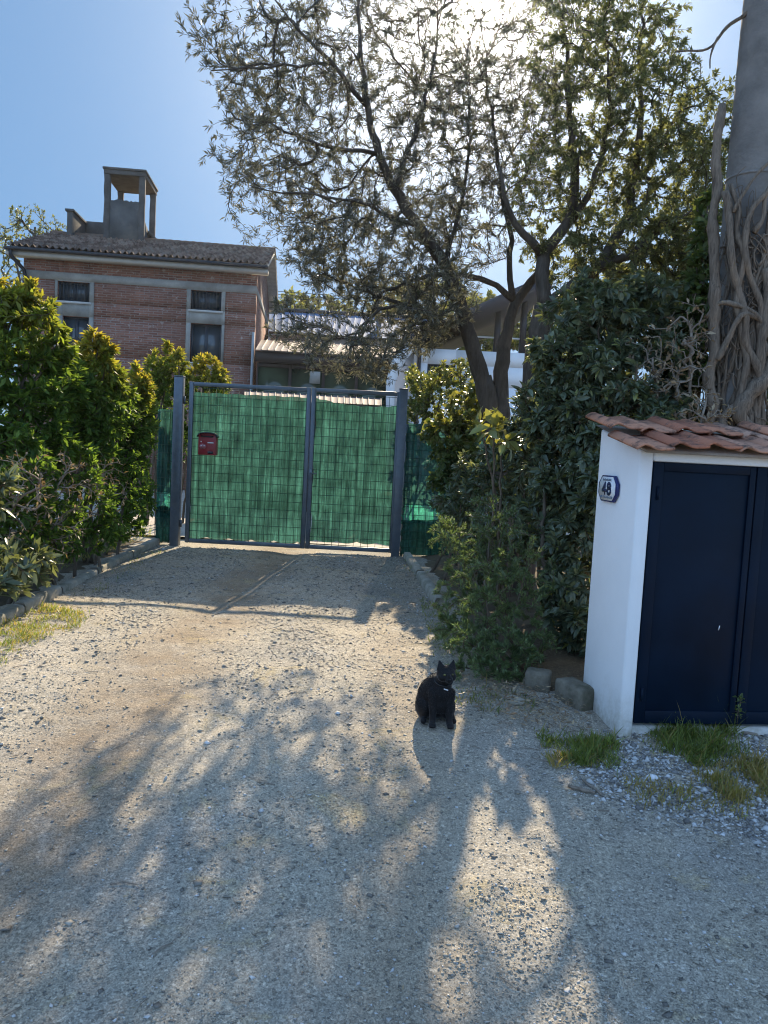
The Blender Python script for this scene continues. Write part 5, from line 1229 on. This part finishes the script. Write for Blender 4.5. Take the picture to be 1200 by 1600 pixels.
# ================================================================== CAT
def furmat():
    t = NT('black_fur'); v = t.coord((1, 1, .35)); n = t.noise(v, 130.0, 4, .7); n2 = t.noise(t.coord(), 9.0, 3)
    c = t.mix(t.ramp(n2, [(.3, 0), (.7, 1)]), (.006, .0055, .006), (.014, .011, .010))
    p = t.n('ShaderNodeBsdfPrincipled'); t.l(c, p.inputs['Base Color']); p.inputs['Roughness'].default_value = .62; p.inputs['Specular IOR Level'].default_value = .25
    p.inputs['Sheen Weight'].default_value = .3; p.inputs['Sheen Roughness'].default_value = .35
    t.l(t.bump(n, .5, .004), p.inputs['Normal']); return t.done(p.outputs[0])
FUR = furmat()
import bmesh
CATP = G(686, 1131)
def cat():
    root = thing('cat', CATP, 'black cat sitting upright on the gravel facing the camera', 'cat')
    bm = bmesh.new()
    def ell(c, r, rot=None):
        g = bmesh.ops.create_icosphere(bm, subdivisions=3, radius=1.0)
        M_ = Matrix.Translation(c) @ (rot.to_4x4() if rot else Matrix.Identity(4)) @ Matrix.Diagonal((*r, 1))
        bmesh.ops.transform(bm, matrix=M_, verts=g['verts'])
    def chain(pts, k=10):
        for (p, r), (q, s) in zip(pts[:-1], pts[1:]):
            for i in range(k):
                u = i / (k - 1); c = Vector(p).lerp(Vector(q), u); rr_ = r + (s - r) * u; ell(c, (rr_, rr_, rr_))
    # trunk: heavy seat, back rising to the shoulders, chest and neck
    ell((-.030, .105, .082), (.098, .100, .088)); ell((-.032, .085, .130), (.090, .085, .088))
    chain([((-.028, .075, .150), .086), ((-.014, .035, .195), .072), ((.004, .008, .228), .052), ((.012, -.008, .255), .044)], 8)
    ell((.004, -.012, .170), (.058, .045, .070)); ell((.002, -.020, .120), (.046, .034, .06))
    # forelegs, straight, paws on the ground
    chain([((-.040, -.012, .175), .032), ((-.040, -.030, .10), .023), ((-.040, -.040, .045), .0175), ((-.040, -.044, .018), .018)], 10)
    chain([((.044, -.012, .175), .032), ((.046, -.030, .10), .023), ((.049, -.038, .045), .0175), ((.051, -.042, .018), .018)], 10)
    ell((-.041, -.062, .0145), (.021, .029, .0145)); ell((.055, -.060, .0145), (.021, .029, .0145))
    for px_ in (-.041, .055):
        for k in (-1.2, -.4, .4, 1.2): ell((px_ + k * .0105, -.083 + .003 * abs(k), .011), (.0062, .009, .0095))
    # hind legs: folded thighs and long feet
    ell((-.085, .060, .072), (.043, .072, .068), Matrix.Rotation(.25, 3, 'Z')); ell((.050, .070, .066), (.040, .066, .062), Matrix.Rotation(-.2, 3, 'Z'))
    chain([((-.090, .055, .018), .019), ((-.086, -.008, .015), .0175)], 6); chain([((.078, .07, .018), .018), ((.080, .012, .015), .0165)], 6)
    # tail lying behind, tip round the left side
    chain([((-.02, .19, .035), .024), ((-.05, .23, .020), .018), ((.02, .26, .016), .015), ((.08, .25, .014), .012)], 12)
    # head turned a little to the right
    hr = Matrix.Rotation(.28, 3, 'Z'); hc = Vector((.018, -.028, .287))
    def H(x, y, z): return hc + hr @ Vector((x, y, z))
    ell(hc, (.052, .050, .046), hr); ell(H(-.026, -.020, -.012), (.026, .026, .024)); ell(H(.026, -.020, -.012), (.026, .026, .024))
    ell(H(0, -.046, -.016), (.021, .020, .016)); ell(H(-.009, -.056, -.020), (.012, .011, .010)); ell(H(.009, -.056, -.020), (.012, .011, .010)); ell(H(0, -.050, -.031), (.013, .012, .008)); ell(H(0, -.048, .002), (.010, .020, .012))
    for sx in (-1, 1):
        k = 9
        for i in range(k):
            u = i / (k - 1); w_ = .0235 * (1 - u) + .0022
            ell(H(sx * (.030 + .012 * u), -.004 + .004 * u,   .030 + .046 * u), (w_, .0085 * (1 - u) + .003, w_ * .55 + .003), hr @ Matrix.Rotation(sx * .2, 3, 'Y'))
    me = bpy.data.meshes.new('cat_raw'); bm.to_mesh(me); bm.free()
    o = bpy.data.objects.new('cat_raw', me); COL.objects.link(o)
    rm = o.modifiers.new('r', 'REMESH'); rm.mode = 'VOXEL'; rm.voxel_size = .0042
    s_ = o.modifiers.new('s', 'SMOOTH'); s_.iterations = 5; s_.factor = .5
    dg = bpy.context.evaluated_depsgraph_get(); ev_ = o.evaluated_get(dg); me2 = bpy.data.meshes.new_from_object(ev_)
    V = np.empty(len(me2.vertices) * 3); me2.vertices.foreach_get('co', V); V = V.reshape(-1, 3)
    Nn = np.empty(len(me2.vertices) * 3); me2.vertices.foreach_get('normal', Nn); Nn = Nn.reshape(-1, 3)
    F = {}
    for p in me2.polygons: F.setdefault(len(p.vertices), []).append(tuple(p.vertices))
    bpy.data.objects.remove(o); bpy.data.meshes.remove(me)
    m = MB(); n0 = m.n
    m.add(V + CATP, F.get(4) or F.get(3)); 
    if 3 in F and 4 in F: m.F.append((np.array(F[3]) + n0, 0))
    rg = np.random.default_rng(5); ii = rg.integers(0, len(V), 26000)
    flow = np.array([0, .1, -1.0]); nn_ = Nn[ii]; d_ = unit(nn_ * .26 + (flow - (nn_ @ flow)[:, None] * nn_) * .8 + rg.normal(0, .08, nn_.shape))
    zf = np.clip(V[ii, 2] / .1, .25, 1)
    head = (np.linalg.norm(V[ii] - np.array(hc), axis=1) < .075)
    Lh = (.008 + .005 * rg.random(len(ii))) * zf * np.where(head, .5, 1.0)
    m.leaves(V[ii] + CATP - nn_ * .001, d_, rg.normal(size=nn_.shape), Lh, Lh * .12, rg.random(len(ii)), 0.0, True, droop=.1, fold=.1)
    m.build('body', FUR, root, smooth=True)
    eye = NT('cat_eye'); EYE = eye.done(eye.bsdf((.12, .11, .025), .1, .6)); blk = plain('cat_nose', (.008, .007, .007), .3, .5)
    def sph(name, c, r, mat):
        b2 = bmesh.new(); bmesh.ops.create_uvsphere(b2, u_segments=16, v_segments=10, radius=1.0); mm = bpy.data.meshes.new(name)
        bmesh.ops.transform(b2, matrix=Matrix.Translation(c) @ hr.to_4x4() @ Matrix.Diagonal((*r, 1)), verts=b2.verts); b2.to_mesh(mm); b2.free(); mm.materials.append(mat)
        for p in mm.polygons: p.use_smooth = True
        oo = bpy.data.objects.new(name, mm); COL.objects.link(oo); oo.parent = root; return oo
    for sx in (-1, 1):
        e_ = sph('eye', H(sx * .0205, -.0405, .006), (.0085, .0075, .0062), EYE); p_ = sph('pupil', H(sx * .0212, -.0462, .006), (.0022, .0025, .0052), blk); p_.parent = e_
    sph('nose', H(0, -.0665, -.0125), (.0052, .004, .0038), blk)
    # collar with a small pale tag
    m = MB(); k = 40; cN = Vector((.010, -.012, .246)); tilt = Matrix.Rotation(.45, 3, 'X')
    m.tube([np.array(cN + tilt @ Vector((.0475 * math.cos(i * 2 * math.pi / k), .0465 * math.sin(i * 2 * math.pi / k), 0))) + CATP for i in range(k + 1)], .0042, 8, cap=False); m.build('collar', blk, root, smooth=True)
    m = MB(); c_ = np.array([.020, -.0655, .2135]) + CATP; m.obox(c_ - (.012, 0, .002), (.024, 0, -.006), (0, -.003, 0), (.001, 0, .006)); m.build('collar_tag', PAPER, root, bevel=.001)
    return root
cat()

# ================================================================== LOOSE STONES, GRASS, LITTER
def stonemat(name, stops):
    t = NT(name); a = t.attr('rnd'); n = t.noise(t.coord(), 300.0, 2)
    c = t.mix(t.ramp(n, [(.35, 0), (.65, .35)]), t.ramp(a, stops), (.30, .28, .25)); return t.done(t.bsdf(c, .9, .2))
STONES = stonemat('loose_stone', [(0, (.11, .10, .09)), (.2, (.24, .22, .185)), (.5, (.34, .305, .245)), (.8, (.42, .375, .30)), (.94, (.50, .48, .45)), (1, (.72, .71, .69))])
CHIPS = stonemat('white_marble_chip', [(0, (.10, .095, .09)), (.35, (.22, .215, .21)), (.5, (.42, .42, .41)), (1, (.72, .72, .72))])
OCT = np.array([[1, 0, 0], [-1, 0, 0], [0, 1, 0], [0, -1, 0], [0, 0, 1], [0, 0, -1]], float)
OF = np.array([[0, 2, 4], [2, 1, 4], [1, 3, 4], [3, 0, 4], [2, 0, 5], [1, 2, 5], [3, 1, 5], [0, 3, 5]])
def stones(name, mat, XY, R, label, seed, flat=.6, lift=.25):
    rg = np.random.default_rng(seed); n = len(XY)
    sc_ = R[:, None] * np.stack([rg.uniform(.7, 1.35, n), rg.uniform(.7, 1.35, n), rg.uniform(.45, 1.0, n) * flat * 1.3], -1)
    V = OCT[None] * sc_[:, None, :] + rg.normal(0, .22, (n, 6, 3)) * R[:, None, None]
    a = rg.random(n) * 6.28; ca, sa = np.cos(a), np.sin(a)
    x = V[..., 0] * ca[:, None] - V[..., 1] * sa[:, None]; y = V[..., 0] * sa[:, None] + V[..., 1] * ca[:, None]
    z0 = gsurf(XY[:, 0], XY[:, 1]) + R * lift
    V = np.stack([x + XY[:, :1], y + XY[:, 1:], V[..., 2] + z0[:, None]], -1)
    m = MB(); m.add(V.reshape(-1, 3), (OF[None] + (np.arange(n) * 6)[:, None, None]).reshape(-1, 3), 0, np.repeat(rg.random(n), 6))
    return tag(m.build(name, mat), label, name.replace('_', ' '), kind='stuff')
def inside(px, py, poly):
    c = np.zeros(len(px), bool); n = len(poly)
    for i in range(n):
        (x1, y1), (x2, y2) = poly[i], poly[(i + 1) % n]
        c ^= ((y1 > py) != (y2 > py)) & (px < (x2 - x1) * (py - y1) / (y2 - y1 + 1e-12) + x1)
    return c
def world_poly(pts): return [tuple(G(*p)[:2]) for p in pts]
def scatter(poly, n, rg, soft=.0):
    poly = np.array(poly); lo_, hi_ = poly.min(0), poly.max(0); out = np.zeros((0, 2))
    while len(out) < n:
        q = rg.uniform(lo_, hi_, (n * 2, 2)); q = q[inside(q[:, 0] + rg.normal(0, soft + 1e-6, len(q)), q[:, 1] + rg.normal(0, soft + 1e-6, len(q)), poly)]; out = np.r_[out, q]
    return out[:n]
rg = np.random.default_rng(101)
drive = [tuple(kl[0]), tuple(kl[1] + np.array([.0, 0])), (-4.5, 4.0), (-4.5, 1.2), (4.5, 1.2), (4.5, 4.0)] + [tuple(q) for q in kr[::-1][1:-1]] + [(kr[0][0], 10.4)]
N = 110000
yy_ = 1.25 + 9.0 * rg.random(N * 5) ** 2.6; xx_ = rg.uniform(-4.2, 4.2, N * 5)
k = inside(xx_, yy_, drive) & (np.abs(xx_) < .62 * yy_ + .4)
q = np.stack([xx_[k], yy_[k]], -1); den = .15 + 1.6 * np.clip(vnoise(q[:, 0] * 1.7, q[:, 1] * 1.7) + .5, 0, 1) * np.clip(.6 + vnoise(q[:, 0] * 6, q[:, 1] * 6), 0.1, 1)
den *= 1 - .85 * np.exp(-((q[:, 0] + 1.36) / .38) ** 2) 
q = q[rg.random(len(q)) < den * .75][:N]
R = np.minimum(.016, np.exp(rg.normal(math.log(.0022), .5, len(q))) * (1 + .16 * q[:, 1]))
stones('gravel', STONES, q, R, 'loose grey and tan stones strewn over the drive', 102, flat=.36)
print('stones', len(q))
pw_ = world_poly([(962, 1152), (1210, 1142), (1230, 1330), (1120, 1300), (1010, 1275), (930, 1235), (868, 1180), (900, 1165)])
q = scatter(pw_, 5600, rg, .05); keep = rg.random(len(q)) < np.clip(.85 + 1.6 * vnoise(q[:, 0] * 4, q[:, 1] * 4), .12, 1); q = q[keep]
q2 = np.stack([rg.uniform(-1.5, 2.6, 900), 1.4 + 3.6 * rg.random(900) ** 1.5], -1)
stones('marble_chips', CHIPS, np.r_[q, q2], np.r_[np.exp(rg.normal(math.log(.0068), .42, len(q))).clip(.003, .02), np.exp(rg.normal(math.log(.0045), .4, len(q2)))], 'white marble chips scattered in front of the cabinet', 103)

def grass(label, polys, seed, name='grass', tint=.1, straw=.0):
    m = MB(); rg = np.random.default_rng(seed)
    for (pts, n, L0, base_z) in polys:
        q = scatter(world_poly(pts), n, rg, .03)
        cl = vnoise(q[:, 0] * 9 + seed, q[:, 1] * 9); keep = rg.random(n) < np.clip(.75 + 2.2 * cl, .08, 1); q = q[keep]; n = len(q)
        p = np.c_[q, gsurf(q[:, 0], q[:, 1]) + base_z]
        d = unit(np.c_[rg.normal(0, .45, (n, 2)), np.ones(n)]); L = .62 * L0 * np.exp(rg.normal(0, .4, n)) * np.clip(1 + 1.5 * vnoise(q[:, 0] * 9 + seed, q[:, 1] * 9)[...], .4, 1.6)
        tn = np.clip((rg.random(n) < straw) * rg.uniform(.5, 1, n) + tint * rg.random(n), 0, 1)
        m.leaves(p, d, np.c_[rg.normal(0, 1, (n, 2)), .2 * np.ones(n)], L, .0052 + .0 * L, rg.random(n), tn, False, droop=.35, fold=.3)
    return tag(m.build(name, L_GRASS), label, name, kind='stuff')
grass('green grass growing at the foot of the cabinet doors', [
    ([(1000, 1140), (1150, 1138), (1150, 1190), (1080, 1185), (1010, 1172)], 2200, .075, 0), ([(1010, 1136), (1130, 1136), (1130, 1150), (1010, 1152)], 900, .10, 0),
    ([(880, 1148), (962, 1160), (958, 1205), (900, 1202), (872, 1180)], 2300, .062, 0), ([(1080, 1175), (1115, 1175), (1115, 1200), (1075, 1198)], 500, .05, 0), ([(835, 1140), (880, 1150), (875, 1190), (850, 1180)], 330, .045, 0)], 111, straw=.12)
grass('straw coloured dead grass on the verge at right', [([(1090, 1200), (1210, 1190), (1215, 1260), (1120, 1262)], 2000, .055, 0), ([(960, 1215), (1100, 1230), (1180, 1290), (1000, 1260)], 500, .04, 0), ([(850, 1180), (890, 1180), (890, 1205), (860, 1205)], 150, .05, 0)], 112, 'dry_grass', straw=.9)
grass('green and yellow grass along the left kerb', [([(-30, 985), (70, 945), (135, 960), (120, 985), (40, 1010), (-20, 1050)], 3300, .04, 0), ([(-60, 965), (80, 915), (60, 905), (-60, 945)], 900, .07, .07), ([(90, 905), (235, 845), (228, 836), (80, 885)], 1500, .06, .07), ([(236, 860), (262, 862), (150, 930), (110, 940)], 350, .035, 0)], 113, straw=.3)
grass('low grass and weeds along the right side of the drive', [([(655, 935), (690, 950), (705, 1030), (680, 1030)], 500, .045, .0), ([(628, 868), (650, 880), (676, 925), (650, 905)], 350, .04, 0), ([(690, 1075), (840, 1090), (850, 1110), (740, 1120)], 420, .04, .0)], 114, straw=.25)
# dry leaves and little sticks
m = MB(); rg = np.random.default_rng(121)
qs = [scatter(world_poly([(-60, 950), (240, 842), (215, 800), (-60, 880)]), 1500, rg, .1), scatter(world_poly([(700, 1050), (905, 1105), (905, 1150), (850, 1150), (740, 1110)]), 900, rg, .06), scatter(world_poly([(0, 990), (130, 950), (300, 900), (160, 1050), (0, 1090)]), 350, rg, .2), scatter(world_poly([(880, 1200), (1180, 1220), (1190, 1300), (980, 1280)]), 160, rg, .1), scatter([(-3, 1.5), (2.5, 1.5), (1, 8), (-2.5, 8)], 420, rg, .1)]
hz = [.09, .04, .008, .01, .008]
for q, h_ in zip(qs, hz):
    n = len(q); p = np.c_[q, gsurf(q[:, 0], q[:, 1]) + h_ + .004]
    Ld = rg.uniform(.014, .045, n) if h_ > .02 else rg.uniform(.008, .022, n)
    m.leaves(p, np.c_[rg.normal(size=(n, 2)), rg.normal(0, .18, n)], np.c_[rg.normal(0, .35, (n, 2)), np.ones(n)], Ld, Ld * rg.uniform(.12, .5, n), rg.random(n), 0.0, False, droop=-.15)
tag(m.build('leaf_litter', L_DRY), 'small dry leaves and stalks lying on the ground', 'leaf litter', kind='stuff')
m = MB(); q = np.r_[scatter([(-2.8, 1.5), (2.6, 1.5), (1.2, 6), (-2.6, 6)], 240, rg, .05), scatter(world_poly([(700, 1080), (905, 1110), (960, 1240), (850, 1200)]), 70, rg, .05)]
for (x, y) in q:
    a = rg.random() * 6.28; L = rg.uniform(.02, .10); c, s_ = math.cos(a) * L / 2, math.sin(a) * L / 2
    pts = [(x - c, y - s_, float(gsurf(x - c, y - s_)) + .004), (x + rg.normal(0, L * .08), y + rg.normal(0, L * .08), float(gsurf(x, y)) + .007), (x + c, y + s_, float(gsurf(x + c, y + s_)) + .004)]
    m.tube(pts, [rg.uniform(.001, .0022)] * 3, 4)
tag(m.build('small_sticks', BARK_DEAD), 'little broken sticks lying about the drive', 'sticks', kind='stuff')
# two larger pieces of wood on the verge, pebbles by the blocks
for (a, b_, r_, lab) in (((886, 1232), (930, 1242), .009, 'short split stick on the verge below the grass tuft'), ((910, 1222), (940, 1246), .006, 'thin straight stick beside the split one on the verge'), ((1150, 1146), (1185, 1152), .012, 'flat brown scrap of wood by the right cabinet door')):
    p, q_ = G(*a), G(*b_); m = MB(); k = 7
    pts = [p + (q_ - p) * i / (k - 1) + np.r_[rg.normal(0, .003, 2), .012] for i in range(k)]; m.tube(pts, [r_ * (1 - .5 * abs(i / (k - 1) - .4)) for i in range(k)], 6, rough=.4)
    tag(m.build('stick', BARK_DEAD), lab, 'stick')
for (px, py, r_, lab) in ((805, 1100, .05, 'rounded grey stone under the low rosemary'), (1019, 1217, .022, 'largest white marble pebble in front of the cabinet'), (1108, 1210, .02, 'bluish white pebble by the dead grass')):
    c = G(px, py); bm = bmesh.new(); bmesh.ops.create_icosphere(bm, subdivisions=2, radius=1)
    for v in bm.verts:
        k = 1 + .35 * float(vnoise(v.co.x * 1.7 + px, v.co.y * 1.7 + v.co.z * 2.3)); v.co = Vector((c[0] + v.co.x * r_ * 1.3 * k, c[1] + v.co.y * r_ * k, c[2] + r_ * .35 + v.co.z * r_ * .7 * k))
    me = bpy.data.meshes.new('pebble'); bm.to_mesh(me); bm.free(); me.materials.append(CONC if px == 805 else plain('marble', (.75, .75, .76), .6, .3))
    o = bpy.data.objects.new('pebble', me); COL.objects.link(o); tag(o, lab, 'pebble')
# sprig climbing the cabinet door
sb = [(1156, 1112, CD + .02, 7, 10, .02, .6), (1158, 1095, CD + .02, 5, 8, .02, .5)]
b = G(1150, 1136); plant('sprig', 'small green sprig climbing the navy cabinet door', 'plant', [([(b[0], b[1] - .02, b[2] - .02), P(1152, 1120, CD - .0), P(1158, 1090, CD + .0)], .0022, .001)], sb, 14, dict(L=.024, W=.6, n_per=3, span=.05, spread=1.0, simple=False), BARK_TWIG, L_IVY, 131, step=.02, r_tip=.0008, crown='foliage', wname='stem')

# ================================================================== AIR
mb = MB(); mb.box((-310, -310, -1.6), (310, 310, 14.5))
t = NT('haze_air'); v = t.n('ShaderNodeVolumePrincipled'); v.inputs['Density'].default_value = .0005; v.inputs['Anisotropy'].default_value = .9; v.inputs['Color'].default_value = (.93, .97, 1, 1)
t.l(v.outputs[0], t.out.inputs['Volume'])
tag(mb.build('haze', t.m), 'thin bright haze in the air', 'haze', kind='stuff')
